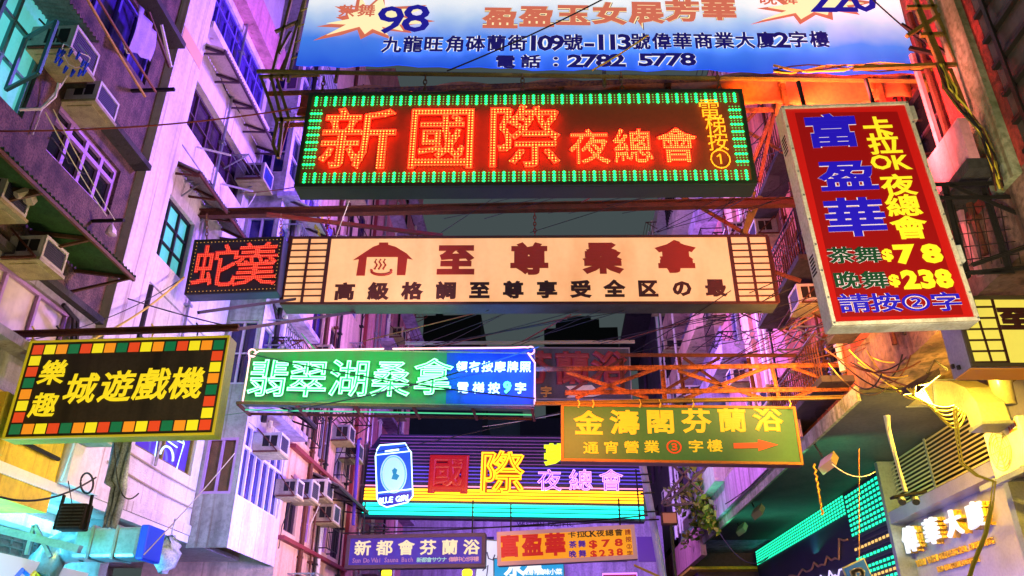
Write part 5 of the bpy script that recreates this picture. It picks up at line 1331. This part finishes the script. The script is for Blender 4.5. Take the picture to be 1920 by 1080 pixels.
m.angle((-4.2, 9.12, zb - .1), (5.5, 9.12, zb - .1), .1, .012); m.angle((-4.2, 9.75, zb - .2), (5.5, 9.75, zb - .2), .1, .012); m.build('long_rail', ORANGEST, t)
for x in (-3.0, -1.35, .3, 1.9, 3.6, 5.0):
    m = MB(); m.bar((x, 9.12, zb - .1), (x + .05, 9.75, zb - .25), .09, .06); m.bar((x, 9.2, zb - .62), (x, 9.2, zb + .05), .07); m.build('cross_bar', ORANGEST, t)
t = thing('pipe_bracket', 'olive pipe truss bracket holding the left end of the printed banner', 'bracket', A(505, 200, 9))
m = MB()
for p, q in (((508, 150), (548, -10)), ((528, 150), (574, -10)), ((486, 144), (600, 140)), ((490, 146), (520, 232)), ((510, 150), (530, 230)), ((520, 232), (512, 272)), ((530, 226), (522, 296)), ((512, 272), (522, 296)), ((520, 150), (542, 222)), ((520, 224), (575, 222)), ((516, 60), (560, 40)), ((523, 100), (545, 60))):
    m.bar(A(*p, 9.05), A(*q, 9.05), .045)
m.build('pipes', OLIVEST, t)
m = MB(); m.bar(A(520, 150, 9.1), A(560, 60, 9.6), .05); m.bar(A(522, 296, 9.05), A(542, 222, 9.3), .04); m.build('back_stay', ORANGEST, t)

# beam above the sauna sign with chains
bm = beam('hanging_beam', 'long dark steel beam with a red lit underside above the sauna sign', A(368, 401, 13.1), A(1500, 379, 13.1), .14, .15)
for i, (px, y) in enumerate(((612, 446), (1003, 440), (1362, 436))):
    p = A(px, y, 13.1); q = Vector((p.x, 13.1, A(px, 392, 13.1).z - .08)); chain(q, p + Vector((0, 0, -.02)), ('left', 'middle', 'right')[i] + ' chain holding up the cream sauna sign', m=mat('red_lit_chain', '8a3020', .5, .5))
for i, (px, y) in enumerate(((388, 447), (527, 444))):
    p = A(px, y, 12.75); q = A(px, 402, 12.75); chain(q, p + Vector((0, 0, -.02)), ('left', 'right')[i] + ' chain holding up the snake soup sign')
tag(MB().bar(A(500, 402, 13), A(830, 442, 13.6), .07).build('brace_bar', mat('red_green_paint', '9a2a18', .6, noise=.5, scale=5, dark='1c5a34')), 'red and green diagonal brace running down to the sauna sign', 'brace')
for (p, q, lb) in (((1262, 362), (1445, 470), 'orange diagonal brace behind the right end of the LED sign'), ((1400, 250), (1470, 290), 'short orange brace between the LED sign and the red price sign'), ((1352, 478), (1500, 530), 'dark diagonal brace right of the sauna sign')):
    tag(MB().angle(A(*p, 13.5), A(*q, 13.5), .1, .014).build('brace_bar', ORANGEST if p[0] < 1340 or p[1] < 300 else RUST), lb, 'brace')
tag(MB().bar(A(1395, 440, 13.2), A(1425, 370, 13.2), .1).bar(A(1395, 432, 13.2), A(1415, 360, 13.2), .05).build('brace_bar', OLIVEST), 'olive upright clamped to the long dark steel beam', 'brace')
t = thing('side_bracket', 'orange bracket frame hanging between the LED sign and the red price sign', 'bracket', A(1460, 230, 10))
m = MB()
for p, q in (((1410, 208), (1450, 207)), ((1450, 207), (1462, 140)), ((1462, 170), (1425, 340)), ((1395, 345), (1452, 210)), ((1400, 230), (1420, 208))): m.angle(A(*p, 10), A(*q, 10), .07, .012)
m.build('bars', RUST, t)

# game sign beam and hooks
beam('hanging_beam', 'rusty flat beam carrying the black game sign across the left side', A(-60, 629, 9.1), A(447, 614, 9.1), .07, .06, RUST)
for i, px in enumerate((62, 108, 286, 370)):
    p = A(px, 636 - px * .015, 9.1); q = A(px, 624 - px * .02, 9.1)
    tag(MB().tube([q + Vector((0, -.05, .06)), q + Vector((0, .05, .03)), q + Vector((0, .03, -.06)), p + Vector((0, -.02, -.03)), p + Vector((.03, .03, -.02))], .012, 5).build('hook', CABLEY if i % 2 == 0 else BLACKST), ('leftmost', 'second', 'third', 'rightmost')[i] + ' hook between the beam and the black game sign', 'hook', 'hooks of the game sign')
tag(MB().bar(A(440, 618, 10), A(700, 580, 14), .05).build('strut', BLACKST), 'black pole running from the game sign beam towards the sauna sign', 'pole')
tag(MB().bar(A(372, 586, 11), A(560, 560, 13), .05).build('strut', BLACKST), 'black pole running out of the white building below the snake soup sign', 'pole')

# orange truss above the green sign
def truss(name, label, Y, bars, m, wd=.07):
    P0 = A(*bars[0][0], Y); t = thing(name, label, 'truss', P0)
    for nm, grp, mm in (('chord', bars[0], None),): pass
    k = {}
    for it in bars: k.setdefault(it[2] if len(it) > 2 else 'web', []).append(it)
    for nm, l in k.items():
        mb = MB()
        for it in l: y_ = it[3] if len(it) > 3 else Y; mb.angle(A(*it[0], y_), A(*it[1], y_), wd if nm == 'web' else wd * 1.25, .014)
        mb.build(nm, m, t)
    return t
truss('sign_truss', 'orange painted steel truss spanning from the grey neon sign to the right facade', 14.1, [
    ((1005, 695), (1640, 686), 'chord'), ((1060, 739), (1640, 731), 'chord'),
    ((1062, 700), (1215, 749)), ((1080, 748), (1235, 692)), ((1242, 694), (1247, 750)), ((1270, 697), (1428, 749)), ((1285, 749), (1440, 690)), ((1446, 692), (1458, 746)), ((1485, 692), (1560, 718)), ((1490, 748), (1600, 700))], ORANGEST, .08)
truss('back_truss', 'darker rust red truss just behind the orange truss', 15.0, [
    ((1163, 668), (1600, 669), 'chord'), ((1165, 670), (1168, 738), 'chord'), ((1060, 742), (1165, 676)), ((1273, 668), (1283, 740)), ((1403, 670), (1415, 735)), ((1280, 672), (1368, 735)), ((1240, 738), (1350, 672)), ((1062, 738), (1200, 735))], RUST, .07)
beam('sign_pipe', 'yellow lit pipe along the top of the green sign', A(1003, 757, 13.95), A(1640, 744, 13.95), .06, .05, OLIVEST, 'pipe')
for i, px in enumerate((1084, 1111, 1199, 1236, 1298, 1480)):
    tag(MB().tube([A(px, 750, 13.92), A(px + 3, 757, 13.9), A(px, 764, 13.92)], .016, 5).build('wire_tie', CABLEY), 'bright wire tie on the pipe of the green sign', 'wire tie', 'wire ties on the green sign pipe')
beam('rail_beam', 'white pipe rail crossing in front of the dark towers above the green neon sign', A(760, 644, 17.2), A(1190, 641, 17.2), .06, .05, mat('pale_pipe', 'b0a8a0', .5), 'pipe')

# steel cage at the far right and truss beside the red sign
t = thing('steel_cage', 'dark steel bracket truss between the red price sign and the right edge', 'bracket', A(1800, 440, 8.2))
m = MB()
for p, q in (((1700, 350), (1930, 346)), ((1772, 345), (1815, 520)), ((1700, 375), (1930, 372)), ((1780, 350), (1925, 412)), ((1815, 515), (1925, 505)), ((1845, 350), (1895, 510)), ((1822, 500), (1925, 465)), ((1812, 515), (1900, 512))): m.angle(A(*p, 8.15), A(*q, 8.15), .06, .012)
m.build('bars', BLACKST, t)
m = MB()
for i in range(8): m.tube([A(1790 + 17 * i, 385, 8.3), A(1806 + 18 * i, 495, 8.3)], .006, 4)
for i in range(5): m.tube([A(1785 + 4 * i, 392 + 24 * i, 8.3), A(1930, 378 + 24 * i, 8.3)], .006, 4)
m.build('wire_mesh', BLACKST, t)
t = thing('pipe_bracket', 'dark steel posts and diagonal stays at the right end of the printed banner', 'bracket', A(1760, 120, 8.15))
m = MB()
for p, q in (((1712, -10), (1775, 135)), ((1738, -10), (1800, 130)), ((1700, 14), (1800, 12)), ((1725, 66), (1770, 64)), ((1700, 68), (1790, 10)), ((1720, 20), (1762, 120)), ((1790, 0), (1768, 64)), ((1600, 128), (1815, 120)), ((1780, 130), (1812, 210))): m.bar(A(*p, 8.15), A(*q, 8.15), .05)
m.build('bars', OLIVEST, t)
m = MB(); m.bar(A(1690, 45, 8.3), A(1790, 110, 8.3), .035); m.bar(A(1705, 90, 8.3), A(1750, 100, 8.2), .05); m.build('stay', BLACKST, t)
# bundles of wires on the right
random.seed(11)
t = thing('wire_bundle', 'tangled bundle of yellowish wires running down from the banner frame at the right', 'wires', A(1790, 200, 8.9))
for i in range(16):
    pts = [(1762 + random.uniform(-8, 8), 120), (1780 + random.uniform(-14, 14), 165), (1806 + random.uniform(-10, 10), 205), (1838 + random.uniform(-8, 8), 242), (1858 + random.uniform(-8, 8), 290), (1872 + random.uniform(-10, 10), 340 + random.uniform(-10, 20))]
    m = MB(); m.tube([A(*p, 7.8 + random.uniform(-.05, .05)) for p in pts], .011, 5); m.build('wire', (CABLEY, OLIVEST, RUST, CABLE)[i % 4], t)
t = thing('wire_bundle', 'wires twisted along the right half of the pipe under the printed banner', 'wires', A(1560, 130, 8.8))
for i in range(7):
    m = MB(); ph = random.uniform(0, 6); m.tube([A(1450 + 33 * k, 130 - .02 * 33 * k + 7 * math.sin(k * .9 + ph) + random.uniform(-3, 3), 8.82) for k in range(11)], .011, 5); m.build('wire', (CABLEY, OLIVEST, CABLE)[i % 3], t)
t = thing('wire_bundle', 'tangle of drooping wires in front of the salmon balcony above the floodlight', 'wires', A(1650, 690, 12))
for i in range(14):
    x0, x1 = random.uniform(1540, 1640), random.uniform(1650, 1740); m = MB(); m.tube(catenary(A(x0, random.uniform(640, 720), 12.6), A(x1, random.uniform(640, 760), 11.4), random.uniform(.05, .35)), .012, 5); m.build('wire', (CABLE, RUST, OLIVEST, CABLEY)[i % 4], t)
t = thing('wire_bundle', 'yellow lit wires looping under the floodlight', 'wires', A(1700, 760, 11))
for i in range(6):
    m = MB(); m.tube(catenary(A(1700 + 6 * i, 728, 10.6), A(1790 + 4 * i, 760 + 3 * i, 10.4), .12 + .05 * i), .013, 5); m.build('wire', CABLEY, t)
t = thing('wire_bundle', 'pale yellow cable falling from the duct past the raised white characters', 'wires', A(1860, 900, 9))
for i in range(2):
    m = MB(); m.tube([A(x + 5 * i, y, 9.6) for x, y in ((1788, 765), (1793, 820), (1800, 868), (1830, 892), (1862, 903), (1856, 950), (1846, 1000), (1822, 1060), (1810, 1100))], .014, 5); m.build('wire', CABLEY, t)
tag(MB().tube([A(1663, 780, 10.9), A(1668, 815, 10.9), A(1698, 922, 10.9)], [.05, .035, .03], 8).build('pole', mat('pale_pole', 'e8dcb0', .5)), 'pale yellow pole hanging in front of the louvred entrance', 'pole')
c = A(1700, 930, 10.9); t = thing('spot_lamp', 'small double spot lamp at the foot of the pale yellow pole', 'lamp', c)
m = MB(); m.bar(c + Vector((-.2, 0, -.02)), c + Vector((.25, 0, .05)), .14, .03); m.build('plate', BLACKST, t)
for sx in (-.08, .1): m = MB(); m.tube([c + Vector((sx, 0, -.02)), c + Vector((sx - .03, -.08, -.1))], .05, 8); m.build('spot', STEEL, t)

# poles and lamps at the lower right
c = A(1245, 1085, 19)
t = thing('scaffold_pole', 'tall violet lit pole with rungs beside the striped neon sign', 'pole', A(1245, 1100, 19))
m = MB(); m.tube([A(1248, 1110, 19), A(1205, 872, 19)], .09, 10); m.build('shaft', mat('lilac_pole', 'b8a8c8', .5, noise=.2, scale=4), t)
m = MB()
for y in (890, 905, 925, 960, 975): x = 1205 + (y - 872) * .18; m.bar(A(x - 14, y, 18.9), A(x + 12, y - 1, 18.9), .03)
m.tube([A(1192, 880, 18.9), A(1200, 980, 18.9)], .02, 5); m.build('rungs', BLACKST, t)
c = A(1256, 972, 18.5); t = thing('box_lamp', 'square reddish box lamp on a thin dark post beside the violet pole', 'lamp', A(1262, 1085, 18.5))
m = MB(); m.box(c.x - .2, c.x + .16, 18.4, 18.6, c.z - .15, c.z + .13); m.build('housing', RUST, t, .02)
m = MB(); m.box(c.x - .17, c.x + .13, 18.38, 18.398, c.z - .12, c.z + .1); m.build('lens', mat('reddish_lens', 'b8705a', .4, emit=.2, ecol='c06848'), t)
m = MB(); m.bar(A(1258, 984, 18.5), A(1268, 1095, 18.5), .06); m.build('post', BLACKST, t)
t = thing('cross_brace', 'thin violet crossed stays above the climbing plant', 'brace', A(1280, 910, 20))
m = MB()
for p, q in (((1262, 872), (1318, 925)), ((1328, 872), (1245, 948)), ((1290, 880), (1240, 945)), ((1245, 948), (1300, 944))): m.bar(A(*p, 20), A(*q, 20), .06)
m.build('bars', mat('violet_brown_steel', '5a4058', .6, .2), t)
def flood(px, py, Y, label, em, col):
    c = A(px, py, Y); t = thing('floodlight', label, 'floodlight', c, 'floodlights under the balcony edge')
    m = MB(); d = Vector((.08, .0, -.13)); a = Vector((.07, -.2, .04)); u = Vector((.05, .02, .09))
    m.hexa([c - a - u, c + a - u, c + a + u, c - a + u, c - a - u + d, c + a - u + d, c + a + u + d, c - a + u + d]); m.build('housing', mat('flood_housing', '9a8a6a', .5, .3), t)
    d2 = d * 1.02; m = MB(); m.quad(c - a * .9 - u * .9 + d2, c + a * .9 - u * .9 + d2, c + a * .9 + u * .9 + d2, c - a * .9 + u * .9 + d2); m.build('lens', em, t)
    m = MB(); m.bar(c + Vector((-.05, 0, .05)), c + Vector((-.15, .1, .4)), .03); m.build('arm', BLACKST, t)
flood(1548, 862, 15.5, 'green floodlight at the near end of the dark soffit', E('green_lens', '30ffa0', 1.6), 0)
flood(1418, 955, 22, 'unlit lilac floodlight in the middle of the balcony edge', mat('lilac_lens', '9a88d0', .3), 0)
flood(1388, 988, 25, 'unlit lilac floodlight at the far end of the balcony edge', mat('lilac_lens', '9a88d0', .3), 0)
c = A(1548, 880, 15.5); lamp('green_flood_light', c + Vector((.2, 0, -.3)), c + Vector((1.5, 4, .3)), (.05, 1, .4), 50, .3)

# cables ----------------------------------------------------------
def wire(p, q, Y0, Y1, label, sag=.06, r=.012, m=None, group=None): return cable(A(*p, Y0), A(*q, Y1), label, sag, r, m, 'cable', group)
wire((838, 133), (1135, -4), 8.7, 8.5, 'black cable slanting across the left half of the printed banner', .05, .012)
wire((1632, -5), (1775, 118), 8.7, 8.8, 'black cable slanting across the right corner of the printed banner', .03, .012)
wire((1110, 132), (1215, 66), 8.7, 8.6, 'short pale rope in front of the banner address line', .02, .014, CABLEY)
wire((-10, 246), (572, 200), 7.5, 9, 'red cable drooping from the left edge to the LED sign', .12, .012, WIRER)
wire((100, 205), (215, 412), 5.9, 8.8, 'first of two pale drying lines strung along the mosaic building', .03, .006, CABLEW)
wire((85, 210), (200, 405), 5.9, 8.6, 'second of two pale drying lines strung along the mosaic building', .03, .006, CABLEW)
wire((345, 520), (165, 640), 12.4, 9.2, 'yellow cable falling from the snake soup sign to the game sign', .12, .018, CABLEY)
wire((450, 362), (560, 350), 10.5, 8.9, 'thin red wire from the white building to the lower left corner of the LED sign', .02, .008, WIRER)
wire((470, 664), (1003, 747), 13.9, 13.9, 'black cable falling from left to right across the green neon sign', .1, .016)
wire((540, 770), (1010, 650), 13.7, 13.7, 'black cable rising from left to right across the green neon sign', .12, .014)
wire((240, 560), (430, 612), 11, 9.2, 'thin black stay with insulators in front of the white pillar', .02, .01)
wire((40, 640), (345, 520), 9, 12.4, 'thin dark wire under the yellow cable on the left', .2, .008)
wire((270, 1040), (440, 850), 9.5, 12, 'thin white rope rising past the wooden window', .03, .008, CABLEW)
wire((0, 932), (180, 895), 9, 10.5, 'black cable sagging over the yellow wall at the left edge', .15, .014)
wire((215, 830), (260, 925), 9.2, 9.8, 'loose black wire hanging from the game sign beside the cloth strip', .3, .009)
tag(MB().tube([A(163 + 12 * math.cos(x), 906 + 19 * math.sin(x), 10) for x in [2 * math.pi * i / 20 for i in range(24)]], .014, 5).build('cable_coil', CABLE), 'coil of black cable hanging below the game sign', 'cable coil')
wire((140, 830), (115, 900), 9.2, 10, 'cream rope hanging from the left part of the game sign', .05, .012, CABLEW)
wire((128, 902), (135, 945), 10, 9.7, 'thin wire carrying the black square floodlight', .0, .006)
wire((410, 780), (950, 690), 13, 13.6, 'thin green wire below the green neon sign', .05, .006, mat('green_wire', '3a6a48', .6))
wire((565, 625), (590, 655), 14, 14.1, 'green tie wire at the top left of the green neon sign', .0, .012, mat('green_wire', '3a6a48', .6))
wire((680, 640), (900, 585), 15, 13.4, 'rust orange turnbuckle stay left of the towers', .0, .012, WIRER)
wire((690, 850), (1060, 770), 20, 16, 'long thin wire above the striped neon sign', .05, .01, CABLE)
wire((905, 800), (1050, 776), 22, 16, 'pale wire above the middle of the striped neon sign', .02, .01, CABLEW)
wire((1070, 590), (980, 640), 13.5, 17, 'rust orange turnbuckle stay below the middle of the sauna sign', .0, .016, WIRER)
wire((690, 365), (780, 365), 12, 11, 'short orange stay under the left part of the LED sign', .0, .014, WIRER)
wire((1090, 380), (1130, 358), 13, 11, 'short orange stay under the middle of the LED sign', .0, .016, WIRER)
wire((655, 376), (630, 445), 10, 13, 'thin white string from the LED sign to the sauna sign', .0, .008, CABLEW)
random.seed(5)
for i in range(11):
    x = random.uniform(780, 1240); wire((x, random.choice((436, 410, 400))), (x + random.uniform(120, 260), random.uniform(352, 372)), 14, 12, 'thin dark stay wire crossing the night sky between the LED sign and the sauna sign', .0, .007, CABLE, 'stay wires in the upper strip of sky')
for i in range(14):
    x = random.uniform(640, 1150); wire((x, random.uniform(640, 655)), (x + random.uniform(140, 380), random.uniform(575, 600)), 16.5, 13.2, 'thin stay wire crossing the night sky between the sauna sign and the green neon sign', .0, .008, random.choice((CABLE, CABLE, WIRER)), 'stay wires in the lower strip of sky')
for i in range(22):
    x = random.uniform(1150, 1480); y = random.uniform(600, 740); wire((x, y), (x + random.uniform(160, 330), y - random.uniform(40, 130)), 15.5, 12.5, 'thin dark wire slanting in front of the pink facades right of the sauna sign', random.uniform(0, .1), .009, random.choice((CABLE, CABLE, RUST)), 'wires in front of the right facades')
for i in range(10):
    x = random.uniform(1290, 1420); y = random.uniform(230, 420); wire((x, y), (x + random.uniform(60, 140), y - random.uniform(20, 90)), 13.5, 12, 'thin dark wire in the gap between the LED sign and the red price sign', .03, .009, CABLE, 'wires beside the red price sign')
wire((1611, 842), (1611, 1090), 13, 13, 'thin orange wire hanging straight down in front of the LED strips', .0, .008, mat('orange_wire', 'c88a30', .6))
tag(MB().tube([A(1528 + (y - 880) * .17 + 2 * math.sin(y * .5), y, 14.2) for y in range(870, 972, 6)], .022, 5).build('rope', mat('yellow_rope', 'c8a83a', .8, noise=.4, scale=20)), 'thick twisted yellow rope hanging under the right end of the green sign', 'rope')
wire((1350, 1000), (1440, 1045), 22, 20, 'black cable drooping under the vine balcony', .4, .014)
wire((1560, 870), (1640, 885), 14.5, 14, 'cream cable drooping below the dark soffit', .15, .01, CABLEW)
wire((1360, 945), (1440, 880), 19, 17, 'dark wire running up the pink balcony parapet', .05, .012)
wire((1190, 1060), (1245, 1085), 20, 18, 'yellow tube stay between the orange price sign and the violet pole', .0, .03, mat('yellow_stay', 'e0c030', .5))
wire((640, 1000), (1230, 965), 21, 21, 'horizontal dark cable under the striped neon sign', .08, .02)
wire((700, 988), (1190, 975), 22.5, 22.5, 'upper dark cable along the foot of the striped neon sign', .1, .016)
for nm, S_, Yh, lb in (('purple', PUR, .9, 'of the purple sign'), ('orange', ORS, .7, 'of the orange price sign'), ('striped', REAR, 1.2, 'of the striped neon sign')):
    for sg in (-.8, .8):
        p = S_.world(sg * S_.w / 2, S_.d / 2, S_.h); tag(MB().tube([p, p + Vector((0, 0, Yh))], .022, 5).build('hanger_rod', BLACKST), ('left' if sg < 0 else 'right') + ' hanger rod ' + lb, 'rod')
p = A(668, 850, 23); tag(MB().tube([A(662, 985, 22.5), A(672, 825, 22.5), A(678, 822, 22.5)], .05, 6).build('pole', mat('violet_pole', '5a40b0', .5)), 'violet post standing left of the striped neon sign', 'pole')

# ================================================================== PIPES, RACKS AND OTHER CLUTTER FIXED TO THE FACADES
def clutter(b, fr, u0, u1, z0, z1, seed, pipes=4, racks=6, lines=5, n0=.0):
    random.seed(seed)
    for i in range(pipes):
        u = random.uniform(u0, u1); mm = random.choice((WHITEP, RUST, STEEL, BLACKST)); m = MB()
        zt = z1 if random.random() < .6 else random.uniform(z0 + 2, z1)
        m.tube([fr.P(u, z0, n0 + .07), fr.P(u, zt, n0 + .07)], random.choice((.03, .045, .06)), 7)
        for k in range(int((zt - z0) / 1.3)): m.fbox(fr, u - .07, u + .07, z0 + .5 + 1.3 * k, z0 + .55 + 1.3 * k, n0 + .002, n0 + .13)
        if random.random() < .6:
            zz = random.uniform(z0 + 1, z1 - 1); m.tube([fr.P(u, zz, n0 + .07), fr.P(u + random.choice((-1, 1)) * .5, zz + .35, n0 + .07)], .03, 6)
        m.build('waste_pipe', mm, b)
    for i in range(lines):
        z = random.uniform(z0, z1); a, c_ = sorted((random.uniform(u0, u1), random.uniform(u0, u1))); m = MB()
        m.tube([fr.P(a + (c_ - a) * k / 10, z + random.uniform(-.03, .03) - .1 * math.sin(k / 10 * 3.14), n0 + .03) for k in range(11)], .014, 5); m.build('wall_cable', random.choice((CABLE, CABLE, CABLEW)), b)
    for i in range(racks):
        u, z = random.uniform(u0, u1 - 1), random.uniform(z0, z1); wd = random.uniform(.7, 1.3); o = random.uniform(.35, .7); m = MB()
        for k in range(2): m.bar(fr.P(u + wd * k, z, n0), fr.P(u + wd * k, z, n0 + o), .03); m.bar(fr.P(u + wd * k, z - .35, n0), fr.P(u + wd * k, z, n0 + o), .025)
        for k in range(4): m.bar(fr.P(u, z + .02, n0 + o * (k + 1) / 4), fr.P(u + wd, z + .02, n0 + o * (k + 1) / 4), .018)
        m.build('drying_rack', random.choice((RUST, BLACKST, STEEL)), b)


def cage(b, fr, h, out=.35, m_=None, n0=0):
    """iron cage over a window"""
    u0, u1, z0, z1 = h; m = MB(); k = max(4, int((u1 - u0) / .14))
    for i in range(k + 1): u = u0 + (u1 - u0) * i / k; m.bar(fr.P(u, z0, n0 + out), fr.P(u, z1, n0 + out), .018)
    for z in (z0, z0 + (z1 - z0) * .5, z1):
        m.bar(fr.P(u0, z, n0 + out), fr.P(u1, z, n0 + out), .025)
        for u in (u0, u1): m.bar(fr.P(u, z, n0), fr.P(u, z, n0 + out), .025)
    m.build('window_cage', m_ or BLACKST, b)


B_ = {o['label'].split(' ')[0] + '|' + o.name: o for o in C.objects if o.get('category') == 'building'}
def bld(nm): return bpy.data.objects[nm]
clutter(bld('peach_building'), LB6, 18.3, 23.8, 3.8, 20, 3, 5, 9, 8)
clutter(bld('pink_building'), FP, 24.3, 31.6, 4, 22, 4, 6, 12, 8)
clutter(bld('bay_building'), LB6, 15.4, 17.8, 6.6, 18, 8, 2, 5, 4)
clutter(bld('white_building'), L7, 11.8, 15.0, 5, 17, 9, 2, 3, 5)
clutter(bld('mosaic_building'), L7, 8, 10.6, 5.2, 15, 12, 0, 0, 5)
clutter(bld('pink_plaster_building'), R5, 17.4, 23, 6.3, 19, 5, 4, 7, 8)
clutter(bld('lilac_slab_building'), R5, 23.4, 31.6, 6.5, 20, 6, 5, 12, 8, .76)
clutter(bld('salmon_building'), R5, 13.8, 17, 6.8, 16, 7, 3, 5, 6)
clutter(bld('red_building'), R5, 8.6, 13.4, 6.4, 14, 10, 3, 4, 6)
random.seed(21)
for h_ in [(18.6, 19.5, 7.0, 8.3), (22.0, 23.0, 6.9, 8.2), (21.0, 22.1, 4.75, 5.9)]: cage(bld('peach_building'), LB6, h_, .3)
for z in (7.6, 10.1, 15.3): cage(bld('bay_building'), LB6, (15.5, 17.6, z, z + 1.2), .45, STEEL)
for z in (10.4, 12.9): cage(bld('pink_plaster_building'), R5, (21.0, 22.2, z, z + 1.3), .75)
cage(bld('red_building'), R5, (9.4, 12.0, 8.4, 9.6), .2); cage(bld('salmon_building'), R5, (14.0, 16.4, 9.3, 10.6), .3)
for i, (u, z) in enumerate(((19.2, 12.6), (22.6, 10.4), (20.6, 15.2), (23.2, 13.0))): ac_unit(LB6, u, z, 'small air conditioner high on the peach building left of the sauna sign', w=.6, h=.42, d=.5, group='air conditioners high on the peach building')
for i, (u, z) in enumerate(((18.0, 10.4), (19.0, 12.6), (22.6, 11.8), (16.6, 11.2), (14.6, 8.4))): ac_unit(R5, u, z, 'air conditioner on the right facades between the sauna sign and the red price sign', w=.6, h=.42, d=.5, group='air conditioners on the right facades')
# ledges and a little canopy on the left under the mosaic building
b = bld('mosaic_building')
m = MB(); m.fbox(L7, 6.0, 10.7, 5.42, 5.54, .003, .3); m.build('ledge', GREY_PL, b)
m = MB(); m.fbox(L7, 9.35, 11.0, 4.7, 4.84, .003, .6); m.build('concrete_canopy', GREENISH, b)
m = MB(); m.fbox(L7, 9.0, 9.25, 4.12, 4.87, .003, .2); m.fbox(L7, 6.5, 6.75, 4.12, 4.87, .003, .2); m.build('rib', YEL_PL, b)
m = MB(); m.tube([L7.P(6, 4.5, .05), L7.P(10.6, 4.42, .05)], .03, 6); m.build('conduit', BLACKST, b)
b = bld('white_building')
for z in (10.9, 7.9, 6.6): m = MB(); m.fbox(L7, 11.62, 15.17, z, z + .03, .001, .012); m.build('plaster_joint', GREY_PL, b)
for i, u in enumerate((12.4, 13.7)): m = MB(); m.bar(L7.P(u, 11.25, .02), L7.P(u + .1, 11.1, .7), .03); m.build('pole_holder', WHITEP, b)

# blue green netting behind the vine
m = MB(); vs = []
for j in range(8):
    for i in range(16): vs.append((5.32 + .05 * math.sin(i * 1.1 + j * .7), 28.4 + 4.6 * i / 15, 6.55 + 1.5 * j / 7))
m.add(vs, [(j * 16 + i, j * 16 + i + 1, j * 16 + i + 17, j * 16 + i + 16) for j in range(7) for i in range(15)])
o = m.build('netting', mat('blue_green_net', '4a8a8c', .8, noise=.8, scale=9, dark='8a9a3a')); o.modifiers.new('thick', 'SOLIDIFY').thickness = .012
tag(o, 'blue green netting stretched behind the straggling vine', 'netting')

# roof clutter on the far towers
for o in [q for q in C.objects if q.get('category') == 'building' and q.name.startswith('tower_block')]:
    wl = [c_ for c_ in o.children if c_.name.startswith('wall')][0]; xs = [v.co.x + o.location.x for v in wl.data.vertices]; zt = max(v.co.z for v in wl.data.vertices); x0, x1 = min(xs), max(xs); Y = o.location.y; m = MB()
    for k in range(5):
        x = random.uniform(x0 + .5, x1 - 1.5); m.box(x, x + random.uniform(.6, 1.4), Y + 1 + k * 1.5, Y + 2.2 + k * 1.5, zt + .01, zt + random.uniform(.4, 1.3))
    for k in range(4): x = random.uniform(x0 + .3, x1 - .3); m.bar((x, Y + 9 + k * .3, zt), (x, Y + 9 + k * .3, zt + random.uniform(1.5, 4)), .12)
    m.build('roof_clutter', mat('dark_tower_concrete', '16181c', .9), o)
